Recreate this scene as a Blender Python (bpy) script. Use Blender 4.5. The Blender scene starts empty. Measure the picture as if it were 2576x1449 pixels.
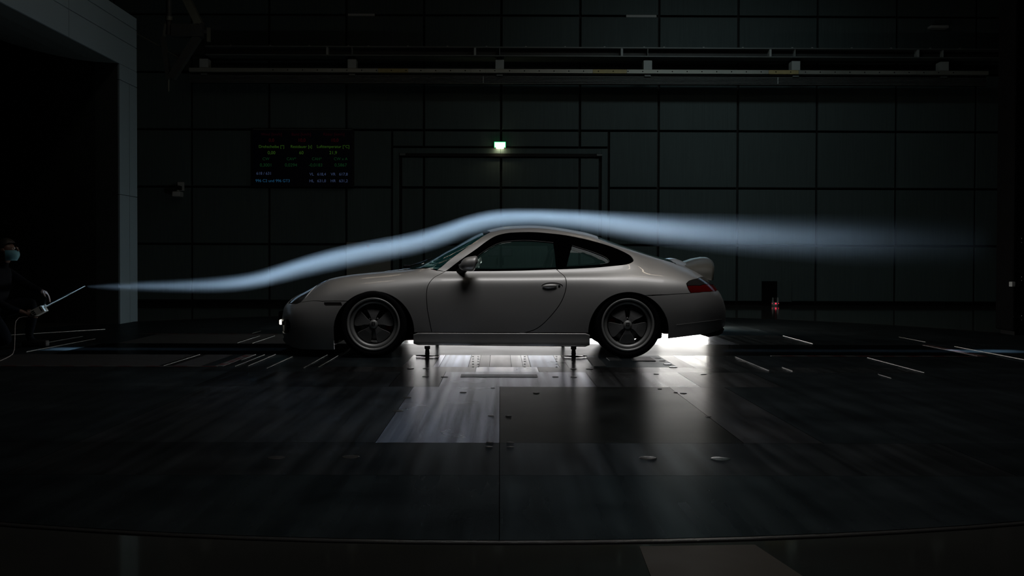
import bpy, bmesh, math, random
import numpy as np
from mathutils import Vector, Matrix
from mathutils.geometry import delaunay_2d_cdt

random.seed(7)
scene = bpy.context.scene
COL = scene.collection
PI = math.pi

# ------------------------------------------------------------------ camera
F = 35.0 / 36.0 * 2576.0
CAM = Vector((0.0, -10.1, 0.91))
YAW, PITCH, ROLL = math.radians(0.35), math.radians(0.95), math.radians(0.17)
SHX, SHY = 14.7 / 2576.0, -28.0 / 2576.0
cd = bpy.data.cameras.new('camera'); cd.lens = 35.0; cd.sensor_width = 36.0
cd.sensor_fit = 'HORIZONTAL'; cd.shift_x = SHX; cd.shift_y = SHY
cd.clip_start = 0.05; cd.clip_end = 200
cam = bpy.data.objects.new('camera', cd); COL.objects.link(cam)
RC = Matrix.Rotation(-YAW, 3, 'Z') @ Matrix.Rotation(PI / 2 - PITCH, 3, 'X') @ Matrix.Rotation(ROLL, 3, 'Z')
cam.matrix_world = Matrix.Translation(CAM) @ RC.to_4x4()
scene.camera = cam

def at(px, py, Y):
    """point of the plane Y=const that the photograph shows at pixel (px, py)"""
    v = RC @ Vector(((px - 1288) / F + SHX * 2576 / F, -(py - 724.5) / F + SHY * 2576 / F, -1.0))
    t = (Y - CAM.y) / v.y
    return CAM + v * t

def atz(px, py, Z=0.0):
    v = RC @ Vector(((px - 1288) / F + SHX * 2576 / F, -(py - 724.5) / F + SHY * 2576 / F, -1.0))
    t = (Z - CAM.z) / v.z
    return CAM + v * t

# ------------------------------------------------------------------ world, view, light
w = bpy.data.worlds.new('world'); scene.world = w; w.use_nodes = True
w.node_tree.nodes['Background'].inputs[0].default_value = (0.0, 0.0, 0.0, 1)
w.node_tree.nodes['Background'].inputs[1].default_value = 0.0
scene.view_settings.view_transform = 'Standard'
scene.view_settings.look = 'None'
scene.view_settings.exposure = 0.0
scene.view_settings.gamma = 1.0
scene.view_settings.use_curve_mapping = False
scene.cycles.use_denoising = True
scene.cycles.use_adaptive_sampling = True
scene.cycles.adaptive_threshold = 0.02
scene.cycles.adaptive_min_samples = 20
scene.cycles.max_bounces = 6
scene.cycles.diffuse_bounces = 2
scene.cycles.glossy_bounces = 3
scene.cycles.transparent_max_bounces = 12
scene.cycles.volume_bounces = 0
scene.cycles.volume_step_rate = 0.06
scene.cycles.sample_clamp_indirect = 3.0
scene.cycles.caustics_reflective = False
scene.cycles.caustics_refractive = False

POW = dict(sheet=28.0, tube=21.0, wash=14.5, soft=43.0)

def area(name, loc, rot, sx, sy, power, color, spread=180):
    l = bpy.data.lights.new(name, 'AREA'); l.shape = 'RECTANGLE'; l.size = sx; l.size_y = sy
    l.energy = power; l.color = color; l.spread = math.radians(spread)
    o = bpy.data.objects.new(name, l); COL.objects.link(o)
    o.location = loc; o.rotation_euler = rot
    return o
# thin sheet of light that makes the smoke visible (slot lamp under the ceiling)
area('slot_lamp_light', (0.35, 0.0, 6.72), (0, 0, 0), 9.8, 0.05, POW['sheet'], (0.46, 0.72, 1.0), 4)
# ceiling panel that brushes the back wall, and an added, unseen fill panel for the car flank
area('wall_wash_light', (4.0, 5.6, 6.72), (math.radians(38), 0, 0), 3.0, 0.5, POW['wash'], (0.76, 0.95, 0.98), 120)
area('added_overhead_fill', (1.0, -2.7, 6.72), (math.radians(8), 0, 0), 4.5, 2.2, POW['soft'], (1.0, 0.965, 0.965), 105)

# ------------------------------------------------------------------ materials
MATS = {}
def mat(name, col=(0.1, 0.1, 0.1), rough=0.5, metal=0.0, coat=0.0, emit=None, es=0.0, spec=0.5, var=0.0, vscale=6.0):
    if name in MATS: return MATS[name]
    m = bpy.data.materials.new(name); m.use_nodes = True
    nt = m.node_tree; b = nt.nodes['Principled BSDF']
    b.inputs['Base Color'].default_value = (*col, 1); b.inputs['Roughness'].default_value = rough
    b.inputs['Metallic'].default_value = metal; b.inputs['Coat Weight'].default_value = coat
    b.inputs['Coat Roughness'].default_value = 0.05
    b.inputs['Specular IOR Level'].default_value = spec
    if emit:
        b.inputs['Emission Color'].default_value = (*emit, 1); b.inputs['Emission Strength'].default_value = es
    if var > 0:
        tc = nt.nodes.new('ShaderNodeTexCoord'); n = nt.nodes.new('ShaderNodeTexNoise')
        n.inputs['Scale'].default_value = vscale; n.inputs['Detail'].default_value = 5
        nt.links.new(tc.outputs['Object'], n.inputs['Vector'])
        mr = nt.nodes.new('ShaderNodeMapRange')
        mr.inputs['To Min'].default_value = 1 - var; mr.inputs['To Max'].default_value = 1 + var
        nt.links.new(n.outputs['Fac'], mr.inputs['Value'])
        mx = nt.nodes.new('ShaderNodeVectorMath'); mx.operation = 'SCALE'
        mx.inputs[0].default_value = col
        nt.links.new(mr.outputs[0], mx.inputs['Scale']); nt.links.new(mx.outputs[0], b.inputs['Base Color'])
        m2 = nt.nodes.new('ShaderNodeMath'); m2.operation = 'MULTIPLY'; m2.inputs[1].default_value = rough
        nt.links.new(mr.outputs[0], m2.inputs[0]); nt.links.new(m2.outputs[0], b.inputs['Roughness'])
    MATS[name] = m
    return m

def metal_floor(name, col, rough, streak, sx=14.0, sy=0.6, metal=1.0, rand=0.25, edge=1.0):
    """brushed plate: fine streaks along the depth change colour and gloss; each plate a little different"""
    m = bpy.data.materials.new(name); m.use_nodes = True; nt = m.node_tree; L = nt.links
    b = nt.nodes['Principled BSDF']; b.inputs['Metallic'].default_value = metal
    b.inputs['Specular Tint'].default_value = (edge, edge, edge, 1)
    geo = nt.nodes.new('ShaderNodeNewGeometry')
    mp = nt.nodes.new('ShaderNodeMapping'); mp.inputs['Scale'].default_value = (sx, sy, 1)
    L.new(geo.outputs['Position'], mp.inputs['Vector'])
    n = nt.nodes.new('ShaderNodeTexNoise'); n.inputs['Scale'].default_value = 1.0; n.inputs['Detail'].default_value = 4
    L.new(mp.outputs[0], n.inputs['Vector'])
    n2 = nt.nodes.new('ShaderNodeTexNoise'); n2.inputs['Scale'].default_value = 2.2; n2.inputs['Detail'].default_value = 6
    L.new(geo.outputs['Position'], n2.inputs['Vector'])
    oi = nt.nodes.new('ShaderNodeObjectInfo')
    r1 = nt.nodes.new('ShaderNodeMapRange'); r1.inputs['From Min'].default_value = .3; r1.inputs['From Max'].default_value = .7
    r1.inputs['To Min'].default_value = 1 - streak; r1.inputs['To Max'].default_value = 1 + streak
    L.new(n.outputs['Fac'], r1.inputs['Value'])
    r2 = nt.nodes.new('ShaderNodeMapRange'); r2.inputs['To Min'].default_value = .8; r2.inputs['To Max'].default_value = 1.2
    L.new(n2.outputs['Fac'], r2.inputs['Value'])
    r3 = nt.nodes.new('ShaderNodeMapRange'); r3.inputs['To Min'].default_value = 1 - rand; r3.inputs['To Max'].default_value = 1 + rand
    L.new(oi.outputs['Random'], r3.inputs['Value'])
    a = nt.nodes.new('ShaderNodeMath'); a.operation = 'MULTIPLY'; L.new(r1.outputs[0], a.inputs[0]); L.new(r2.outputs[0], a.inputs[1])
    c = nt.nodes.new('ShaderNodeMath'); c.operation = 'MULTIPLY'; L.new(a.outputs[0], c.inputs[0]); L.new(r3.outputs[0], c.inputs[1])
    v = nt.nodes.new('ShaderNodeVectorMath'); v.operation = 'SCALE'; v.inputs[0].default_value = col
    L.new(c.outputs[0], v.inputs['Scale']); L.new(v.outputs[0], b.inputs['Base Color'])
    ve = nt.nodes.new('ShaderNodeVectorMath'); ve.operation = 'SCALE'
    mxc = max(col); ve.inputs[0].default_value = tuple(edge*q/mxc for q in col)
    L.new(c.outputs[0], ve.inputs['Scale']); L.new(ve.outputs[0], b.inputs['Specular Tint'])
    rr = nt.nodes.new('ShaderNodeMath'); rr.operation = 'MULTIPLY'; rr.inputs[1].default_value = rough
    L.new(r2.outputs[0], rr.inputs[0]); L.new(rr.outputs[0], b.inputs['Roughness'])
    MATS[name] = m
    return m

def glass(name, tint, haze=(0,0,0), amt=0.0, refl=1.0):
    m = bpy.data.materials.new(name); m.use_nodes = True; nt = m.node_tree; nt.nodes.clear()
    out = nt.nodes.new('ShaderNodeOutputMaterial'); mix = nt.nodes.new('ShaderNodeMixShader')
    t = nt.nodes.new('ShaderNodeBsdfTransparent'); t.inputs[0].default_value = (*tint, 1)
    g = nt.nodes.new('ShaderNodeBsdfGlossy'); g.inputs['Roughness'].default_value = 0.02
    f = nt.nodes.new('ShaderNodeFresnel'); f.inputs['IOR'].default_value = 1.45
    d = nt.nodes.new('ShaderNodeBsdfDiffuse'); d.inputs[0].default_value = (*haze, 1)  # matt share: painted haze in place of brightness behind the pane
    m1 = nt.nodes.new('ShaderNodeMixShader'); m1.inputs[0].default_value = amt
    nt.links.new(t.outputs[0], m1.inputs[1]); nt.links.new(d.outputs[0], m1.inputs[2])
    fs_ = nt.nodes.new('ShaderNodeMath'); fs_.operation = 'MULTIPLY'; fs_.inputs[1].default_value = refl
    nt.links.new(f.outputs[0], fs_.inputs[0]); nt.links.new(fs_.outputs[0], mix.inputs[0]); nt.links.new(m1.outputs[0], mix.inputs[1]); nt.links.new(g.outputs[0], mix.inputs[2])
    nt.links.new(mix.outputs[0], out.inputs['Surface'])
    MATS[name] = m; return m

def fabric_panel():
    m = bpy.data.materials.new('wall_panel'); m.use_nodes = True; nt = m.node_tree; L = nt.links
    b = nt.nodes['Principled BSDF']; b.inputs['Roughness'].default_value = 0.75
    geo = nt.nodes.new('ShaderNodeNewGeometry'); oi = nt.nodes.new('ShaderNodeObjectInfo')
    mp = nt.nodes.new('ShaderNodeMapping'); mp.inputs['Scale'].default_value = (30, 30, 1.2)
    L.new(geo.outputs['Position'], mp.inputs['Vector'])
    n = nt.nodes.new('ShaderNodeTexNoise'); n.inputs['Scale'].default_value = 1; n.inputs['Detail'].default_value = 3
    L.new(mp.outputs[0], n.inputs['Vector'])
    r = nt.nodes.new('ShaderNodeMapRange'); r.inputs['To Min'].default_value = .75; r.inputs['To Max'].default_value = 1.25
    L.new(n.outputs['Fac'], r.inputs['Value'])
    r3 = nt.nodes.new('ShaderNodeMapRange'); r3.inputs['To Min'].default_value = .9; r3.inputs['To Max'].default_value = 1.1
    L.new(oi.outputs['Random'], r3.inputs['Value'])
    a = nt.nodes.new('ShaderNodeMath'); a.operation = 'MULTIPLY'; L.new(r.outputs[0], a.inputs[0]); L.new(r3.outputs[0], a.inputs[1])
    v = nt.nodes.new('ShaderNodeVectorMath'); v.operation = 'SCALE'; v.inputs[0].default_value = (0.062, 0.090, 0.093)
    L.new(a.outputs[0], v.inputs['Scale']); L.new(v.outputs[0], b.inputs['Base Color'])
    bp = nt.nodes.new('ShaderNodeBump'); bp.inputs['Strength'].default_value = .15; bp.inputs['Distance'].default_value = .004
    L.new(n.outputs['Fac'], bp.inputs['Height']); L.new(bp.outputs[0], b.inputs['Normal'])
    MATS['wall_panel'] = m; return m

def paint(name, col):
    m = bpy.data.materials.new(name); m.use_nodes = True; nt = m.node_tree; L = nt.links
    b = nt.nodes['Principled BSDF']
    b.inputs['Metallic'].default_value = 0.62; b.inputs['Roughness'].default_value = 0.47
    b.inputs['Coat Weight'].default_value = 0.4; b.inputs['Coat Roughness'].default_value = 0.03
    tc = nt.nodes.new('ShaderNodeTexCoord'); n = nt.nodes.new('ShaderNodeTexNoise')
    n.inputs['Scale'].default_value = 900; n.inputs['Detail'].default_value = 1
    L.new(tc.outputs['Object'], n.inputs['Vector'])
    r = nt.nodes.new('ShaderNodeMapRange'); r.inputs['To Min'].default_value = .85; r.inputs['To Max'].default_value = 1.15
    L.new(n.outputs['Fac'], r.inputs['Value'])
    v = nt.nodes.new('ShaderNodeVectorMath'); v.operation = 'SCALE'; v.inputs[0].default_value = col
    L.new(r.outputs[0], v.inputs['Scale']); L.new(v.outputs[0], b.inputs['Base Color'])
    MATS[name] = m; return m

def emis(name, col, s):
    if name in MATS: return MATS[name]
    m = bpy.data.materials.new(name); m.use_nodes = True; nt = m.node_tree; nt.nodes.clear()
    out = nt.nodes.new('ShaderNodeOutputMaterial'); e = nt.nodes.new('ShaderNodeEmission')
    e.inputs[0].default_value = (*col, 1); e.inputs[1].default_value = s
    nt.links.new(e.outputs[0], out.inputs['Surface']); MATS[name] = m; return m

PANEL = fabric_panel()
PAINT = paint('silver_paint', (0.485, 0.49, 0.48))
PRIMER = mat('spoiler_primer', (0.075, 0.075, 0.06), .5, var=.1)
BLACK = mat('black_plastic', (0.006, 0.006, 0.007), .5, spec=.25, var=.2)
FRAME = mat('window_frame_black', (0.0012, 0.0012, 0.0014), .6, spec=.0, var=.2)
DEEP = mat('deep_black', (0.003, 0.003, 0.0035), .9, spec=.1, var=.2)
RUBBER = mat('rubber', (0.004, 0.004, 0.005), .8, spec=.12, var=.2, vscale=30)
RIM = mat('rim_silver', (0.40, 0.41, 0.40), .45, .55, var=.06)
SPOKE = mat('spoke_grey', (0.22, 0.225, 0.225), .5, .35, var=.1)
DISC = mat('brake_disc', (0.2, 0.2, 0.2), .35, 1.0, var=.1)
CALIPER = mat('caliper_red', (0.45, 0.01, 0.008), .4, coat=.5, var=.1)
GLASS = glass('side_glass', (0.86, 0.96, 0.94), (.20, .42, .38), .10, .4)  # teal haze painted in for the bright view through the cabin
WSGLASS = glass('windshield_glass', (0.42, 0.74, 0.72), (.06, .36, .37), .14)  # teal glow behind the windshield painted in as matt haze
LENS = glass('headlight_glass', (0.25, 0.3, 0.32))
REDLENS = mat('red_lens', (0.11, 0.003, 0.003), .12, coat=.6, var=.1)
SMOKELENS = mat('smoke_lens', (0.03, 0.028, 0.027), .1, coat=.8, var=.1)
CHROME = mat('chrome', (0.7, 0.7, 0.7), .12, 1.0, var=.05)
LEATHER = mat('seat_leather', (0.012, 0.012, 0.013), .35, coat=.3, var=.2, vscale=40)
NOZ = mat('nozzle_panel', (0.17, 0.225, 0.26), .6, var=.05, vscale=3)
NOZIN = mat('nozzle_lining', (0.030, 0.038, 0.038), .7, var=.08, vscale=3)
DARKWALL = mat('dark_wall', (0.012, 0.013, 0.014), .8, var=.15, vscale=2)
RAILM = mat('rail_steel', (0.14, 0.16, 0.16), .55, .3, var=.25, vscale=3)
RAILP = mat('rail_bar', (0.34, 0.36, 0.33), .5, .4, var=.4, vscale=1.3)
YELL = mat('rail_yellow', (0.42, 0.36, 0.17), .55, var=.3, vscale=9)
BRK = mat('bracket_grey', (0.36, 0.40, 0.40), .6, var=.1)
PALE = mat('pale_strip', (0.42, 0.44, 0.44), .6, var=.06)

# ------------------------------------------------------------------ helpers
def link(name, me, m, parent=None):
    o = bpy.data.objects.new(name, me); COL.objects.link(o)
    if m is not None:
        for q in (m if isinstance(m, (list, tuple)) else [m]): me.materials.append(q)
    if parent is not None: o.parent = parent
    return o

def tag(o, label=None, cat=None, group=None, kind=None):
    if label: o['label'] = label
    if cat: o['category'] = cat
    if group: o['group'] = group
    if kind: o['kind'] = kind
    return o

def thing(name, label, cat, loc=(0, 0, 0), group=None):
    """an Empty at the base; parts are built in world coordinates and hooked on with adopt()"""
    o = bpy.data.objects.new(name, None); COL.objects.link(o); o.location = loc
    o.empty_display_size = .2
    return tag(o, label, cat, group)

def hook(o, parent):
    o.parent = parent
    p = parent; off = Vector((0, 0, 0))
    while p is not None: off += p.location; p = p.parent
    o.location = o.location - off
    return o

class MB:
    def __init__(s): s.v = []; s.f = []; s.sm = []
    def add(s, vs, fs, smooth=False):
        n = len(s.v); s.v += [tuple(p) for p in vs]
        for f in fs: s.f.append(tuple(i + n for i in f)); s.sm.append(smooth)
        return s
    def box(s, x0, x1, y0, y1, z0, z1, b=0.0):
        if b <= 0:
            vs = [(x0,y0,z0),(x1,y0,z0),(x1,y1,z0),(x0,y1,z0),(x0,y0,z1),(x1,y0,z1),(x1,y1,z1),(x0,y1,z1)]
            return s.add(vs, [(3,2,1,0),(4,5,6,7),(0,1,5,4),(1,2,6,5),(2,3,7,6),(3,0,4,7)])
        bm = bmesh.new(); bmesh.ops.create_cube(bm, size=1)
        for v in bm.verts: v.co = Vector(((x0+x1)/2+v.co.x*(x1-x0),(y0+y1)/2+v.co.y*(y1-y0),(z0+z1)/2+v.co.z*(z1-z0)))
        bmesh.ops.bevel(bm, geom=bm.edges[:], offset=b, segments=2, affect='EDGES', profile=.5)
        s.add([v.co[:] for v in bm.verts], [[v.index for v in f.verts] for f in bm.faces]); bm.free(); return s
    def bar(s, a, b, w, h, up=(0, 0, 1)):
        a = Vector(a); b = Vector(b); d = (b - a).normalized(); up = Vector(up)
        if abs(d.dot(up)) > .98: up = Vector((0, 1, 0))
        u = d.cross(up).normalized(); v = u.cross(d).normalized()
        vs = [p + u*sx*w/2 + v*sy*h/2 for p in (a, b) for sx, sy in ((-1,-1),(1,-1),(1,1),(-1,1))]
        return s.add(vs, [(0,1,2,3),(7,6,5,4),(0,4,5,1),(1,5,6,2),(2,6,7,3),(3,7,4,0)])
    def tube(s, pts, r, seg=10, cap=True, smooth=True):
        pts = [Vector(p) for p in pts]; rr = r if isinstance(r, (list, tuple)) else [r]*len(pts)
        base = len(s.v); rings = []; prev = None
        for i, p in enumerate(pts):
            d = (pts[min(i+1, len(pts)-1)] - pts[max(i-1, 0)]).normalized()
            if prev is None:
                u = d.orthogonal().normalized()
            else:
                u = (prev - d*prev.dot(d)).normalized()
            prev = u; v = d.cross(u)
            rings.append([p + (u*math.cos(2*PI*k/seg) + v*math.sin(2*PI*k/seg))*rr[i] for k in range(seg)])
        vs = [q for R in rings for q in R]; fs = []
        for i in range(len(pts)-1):
            for k in range(seg):
                fs.append((i*seg+k, i*seg+(k+1)%seg, (i+1)*seg+(k+1)%seg, (i+1)*seg+k))
        s.add(vs, fs, smooth)
        if cap:
            n = len(pts); s.add(rings[0], [tuple(reversed(range(seg)))]); s.add(rings[-1], [tuple(range(seg))])
        return s
    def lathe(s, prof, c, axis='Y', seg=48, closed=False):
        """prof: (radius, offset along axis)"""
        c = Vector(c); vs = []; fs = []
        for r, h in prof:
            for k in range(seg):
                a = 2*PI*k/seg
                if axis == 'Y': vs.append(c + Vector((r*math.cos(a), h, r*math.sin(a))))
                else: vs.append(c + Vector((r*math.cos(a), r*math.sin(a), h)))
        n = len(prof)
        for i in range(n if closed else n-1):
            j = (i+1) % n
            for k in range(seg):
                f = (i*seg+k, i*seg+(k+1)%seg, j*seg+(k+1)%seg, j*seg+k)
                fs.append(f)
        return s.add(vs, fs, True)
    def prism(s, poly, y0, y1):
        """poly in (x,z), extruded along Y"""
        n = len(poly)
        vs = [(x, y0, z) for x, z in poly] + [(x, y1, z) for x, z in poly]
        return s.add(vs, [tuple(range(n)), tuple(reversed(range(n, 2*n)))] + [(i, i+n, (i+1)%n+n, (i+1)%n) for i in range(n)])
    def mesh(s, name, fix=True):
        me = bpy.data.meshes.new(name); me.from_pydata(s.v, [], s.f)
        for p, q in zip(me.polygons, s.sm): p.use_smooth = q
        if fix:
            bm = bmesh.new(); bm.from_mesh(me); bmesh.ops.recalc_face_normals(bm, faces=bm.faces[:])
            bm.to_mesh(me); bm.free()
        me.update(); return me
    def obj(s, name, m, parent=None, fix=True):
        o = link(name, s.mesh(name, fix), m)
        if parent is not None: hook(o, parent)
        return o

def B(name, x0, x1, y0, y1, z0, z1, m, parent=None, b=0.0):
    return MB().box(min(x0,x1), max(x0,x1), min(y0,y1), max(y0,y1), min(z0,z1), max(z0,z1), b).obj(name, m, parent)

def origin_to(o, loc):
    loc = Vector(loc)
    o.data.transform(Matrix.Translation(-loc)); o.location = o.location + loc

# ================================================================== SETTING
WY = 10.2                      # front face of the back wall
FLZ = 0.0
floor = tag(bpy.data.objects.new('floor', None), 'dark steel test section floor of turntable plates and glossy outer ring', None, None, 'structure')
COL.objects.link(floor)
RT = 6.92
OUTER = metal_floor('outer_floor', (0.24, 0.25, 0.235), .07, .04, 3, 3, metal=.75, rand=0, edge=1.0)
PLATE = metal_floor('steel_plate', (0.14, 0.145, 0.15), .26, .45, 16, .5, edge=.42)
PLATE_DARK = metal_floor('dark_plate', (0.085, 0.105, 0.115), .37, .22, 9, .6, edge=.22)
PLATE_PALE = metal_floor('pale_plate', (0.46, 0.48, 0.53), .26, .55, 13, .35, edge=.85)
PLATE_ALU = metal_floor('aluminium_plate', (0.26, 0.29, 0.34), .26, .35, 30, .4, edge=.48)
PLATE_MATT = metal_floor('matt_plate', (0.085, 0.09, 0.09), .31, .12, 4, 2, edge=.26)
PLATE_WEDGE = metal_floor('pale_lit_plate', (0.17, 0.172, 0.175), .30, .40, 9, .9, edge=.5)  # pale plates, and the wedge of floor light put into plate colour
PLATE_FRONT = metal_floor('front_plate', (0.10, 0.112, 0.12), .34, .35, 12, .5, edge=.28)
BELT = metal_floor('belt_steel', (0.010, 0.0105, 0.011), .33, .30, .4, 40, rand=0, edge=.22)
GREYSTRIP = mat('grey_coated_strip', (0.016, 0.017, 0.018), .55, var=.15, vscale=8)
EDGE = mat('bright_edge', (0.20, 0.20, 0.19), .35, 1.0, var=.1)
# outer glossy ring around the turntable
def ring_mesh():
    N = 128; mb = MB(); vs = []; fs = []
    for k in range(N):
        a = 2*PI*k/N; vs.append((RT*math.cos(a), RT*math.sin(a), 0)); 
    # outer square
    for k in range(N):
        a = 2*PI*k/N; c, s_ = math.cos(a), math.sin(a)
        t = min((16/abs(c)) if abs(c) > 1e-6 else 99, (16/abs(s_)) if abs(s_) > 1e-6 else 99)
        vs.append((t*c, t*s_, 0))
    for k in range(N):
        fs.append((k, N+k, N+(k+1)%N, (k+1)%N))
    mb.add(vs, fs); return mb
ro = ring_mesh().obj('outer_ring', OUTER, floor)
# bed below the plates
mb = MB(); mb.lathe([(0.001, -.03), (RT+.02, -.03)], (0, 0, 0), 'Z', 96)
mb.obj('turntable_bed', DEEP, floor)
mb = MB(); mb.lathe([(RT-.03, .002), (RT+.012, .002), (RT+.012, -.03), (RT-.03, -.03)], (0, 0, 0), 'Z', 160, True)
mb.obj('turntable_rim', mat('rim_dark_steel', (0.012, .013, .013), .6, .3, spec=.2, var=.1), floor)

def plate(x0, x1, y0, y1, m, z=0.0, gap=.003, name='floor_plate'):
    """one plate; clipped to the turntable circle"""
    R = RT - .045
    x0 += gap/2; x1 -= gap/2; y0 += gap/2; y1 -= gap/2
    poly = []
    def inside(x, y): return x*x + y*y <= R*R + 1e-9
    if all(inside(x, y) for x in (x0, x1) for y in (y0, y1)):
        poly = [(x0, y0), (x1, y0), (x1, y1), (x0, y1)]
    else:
        # clip columns
        n = 40; top = []; bot = []
        for i in range(n+1):
            x = x0 + (x1-x0)*i/n
            if abs(x) >= R: continue
            h = math.sqrt(R*R - x*x); a = max(y0, -h); b = min(y1, h)
            if b - a < 1e-4: continue
            bot.append((x, a)); top.append((x, b))
        if len(bot) < 2: return None
        poly = bot + top[::-1]
    n = len(poly)
    mb = MB(); mb.add([(x, y, z) for x, y in poly] + [(x, y, -.025) for x, y in poly],
                      [tuple(range(n))] + [(i+n, (i+1)%n+n, (i+1)%n, i) for i in range(n)])
    o = mb.obj(name, m, floor, fix=True)
    return o

# strips of plates by depth
def row(y0, y1, xs, ms, z=0.0):
    for i in range(len(xs)-1):
        plate(xs[i], xs[i+1], y0, y1, ms[i % len(ms)] if isinstance(ms, list) else ms, z)
D = PLATE_DARK
row(2.05, 6.8, [-6.8, -3.4, 0.0, 3.41, 6.8], D)
row(.70, 2.05, [-6.8, -4.15, -2.2, -1.9, -1.25, -.5, .5, 1.3, 1.95, 2.6, 3.41, 4.6, 6.8],
    [D, GREYSTRIP, D, GREYSTRIP, PLATE, PLATE_ALU, PLATE_ALU, PLATE_PALE, PLATE_PALE, PLATE, D, D])
# centre belt between its end rollers
plate(-6.8, -4.3, -.56, .70, D); plate(4.62, 6.8, -.56, .70, D)
plate(-4.3, 4.62, -.56, .70, BELT, name='centre_belt')
# near lane: drive units and jacking plates
NX = [-6.8, -4.6, -2.92, -2.8, -2.55, -2.35, -2.2, -2.0, -1.62, -1.5, -.83, -.57, -.52, -.27, -.18, -.09, .10, .20, .265, .51, .585, .82, .90, 1.52, 1.66, 1.83, 2.22, 3.43, 4.75, 6.8]
NM = [D, GREYSTRIP, DEEP, GREYSTRIP, D, D, D, D, D, D, PLATE, PLATE_PALE, PLATE_ALU, PLATE, PLATE_WEDGE, PLATE_WEDGE, PLATE, PLATE, PLATE_ALU, PLATE, PLATE, D, D, PLATE_WEDGE, PLATE, PLATE, D, D, D]
row(-1.62, -.56, NX, NM)
row(-2.0, -1.62, [-6.8, -3.6, -1.5, -.2, .32, 1.9, 3.4, 6.8], [D, D, PLATE, PLATE_PALE, PLATE, PLATE, D])
row(-2.95, -2.0, [-6.8, -4.4, -2.2, -.80, -.44, .70, 1.45, 2.05, 4.4, 6.8], [D, D, PLATE_FRONT, PLATE, PLATE_PALE, PLATE, PLATE_WEDGE, D, D])
row(-5.15, -2.95, [-6.8, -4.2, -2.1, -.62, 0.0, 1.22, 1.62, 4.4, 6.8], [D, D, PLATE_FRONT, PLATE_PALE, PLATE_MATT, PLATE_WEDGE, D, D])
row(-5.9, -5.15, [-6.9, -4.2, -2.1, 0.0, 2.2, 4.4, 6.9], [D, D, PLATE_FRONT, PLATE_FRONT, D, D])
row(-6.95, -5.9, [-6.9, -2.6, 0.0, 2.6, 6.9], D)

def strip_edge(x, y0, y1, wd=.008):
    MB().box(x-wd/2, x+wd/2, min(y0, y1), max(y0, y1), -.01, .004).obj('joint_strip', EDGE, floor)
for (ax, ay, bx, by) in [(1850,898,1935,933),(2180,900,2328,938),(2415,872,2576,908),(1970,845,2045,865),(2258,848,2332,861),
                         (643,892,607,906),(667,892,590,922),(692,892,624,921),(735,897,671,927),(849,895,802,924),(822,893,764,926),
                         (503,892,411,921),(690,845,636,864),(655,845,596,863),(1970,924,1992,934),(2210,942,2243,952),(656,833,634,839)]:
    p, q = atz(ax, ay), atz(bx, by)
    strip_edge((p.x+q.x)/2, p.y, q.y, .0055)
for (ax, ay, bx, by) in [(20,843,265,828),(52,873,208,846),(66,885,240,852)]:
    p, q = atz(ax, ay, .003), atz(bx, by, .003)
    MB().bar(p, q, .005, .006).obj('joint_strip', EDGE, floor)

# red and white hazard tapes around the belt
HAZ = bpy.data.materials.new('hazard_tape'); HAZ.use_nodes = True
nt = HAZ.node_tree; b_ = nt.nodes['Principled BSDF']; b_.inputs['Roughness'].default_value = .5
g_ = nt.nodes.new('ShaderNodeNewGeometry'); wv = nt.nodes.new('ShaderNodeTexWave'); wv.bands_direction = 'DIAGONAL'
wv.inputs['Scale'].default_value = 2.6; cr = nt.nodes.new('ShaderNodeValToRGB'); cr.color_ramp.interpolation = 'CONSTANT'
cr.color_ramp.elements[0].color = (.05, .004, .004, 1); cr.color_ramp.elements[1].color = (.06, .06, .058, 1); cr.color_ramp.elements[1].position = .5
nt.links.new(g_.outputs['Position'], wv.inputs['Vector']); nt.links.new(wv.outputs['Fac'], cr.inputs[0]); nt.links.new(cr.outputs[0], b_.inputs['Base Color'])
B('hazard_tape', -5.0, -2.4, -1.66, -1.62, -.004, .003, HAZ, floor)
B('hazard_tape', -2.43, -2.36, -1.62, -.58, -.004, .003, HAZ, floor)
B('hazard_tape', 2.6, 4.6, -.60, -.565, -.004, .003, HAZ, floor)
B('hazard_tape', 4.6, 4.68, -.60, .70, -.004, .003, HAZ, floor)
B('hazard_tape', -4.4, -2.2, 2.04, 2.07, -.004, .003, HAZ, floor)
# raised slot cover and groove in the front plate
p, q = atz(1160, 943), atz(1352, 947)
B('slot_cover', p.x, q.x, q.y - .04, p.y + .04, -.01, .0012, PLATE_FRONT, floor)
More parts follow.
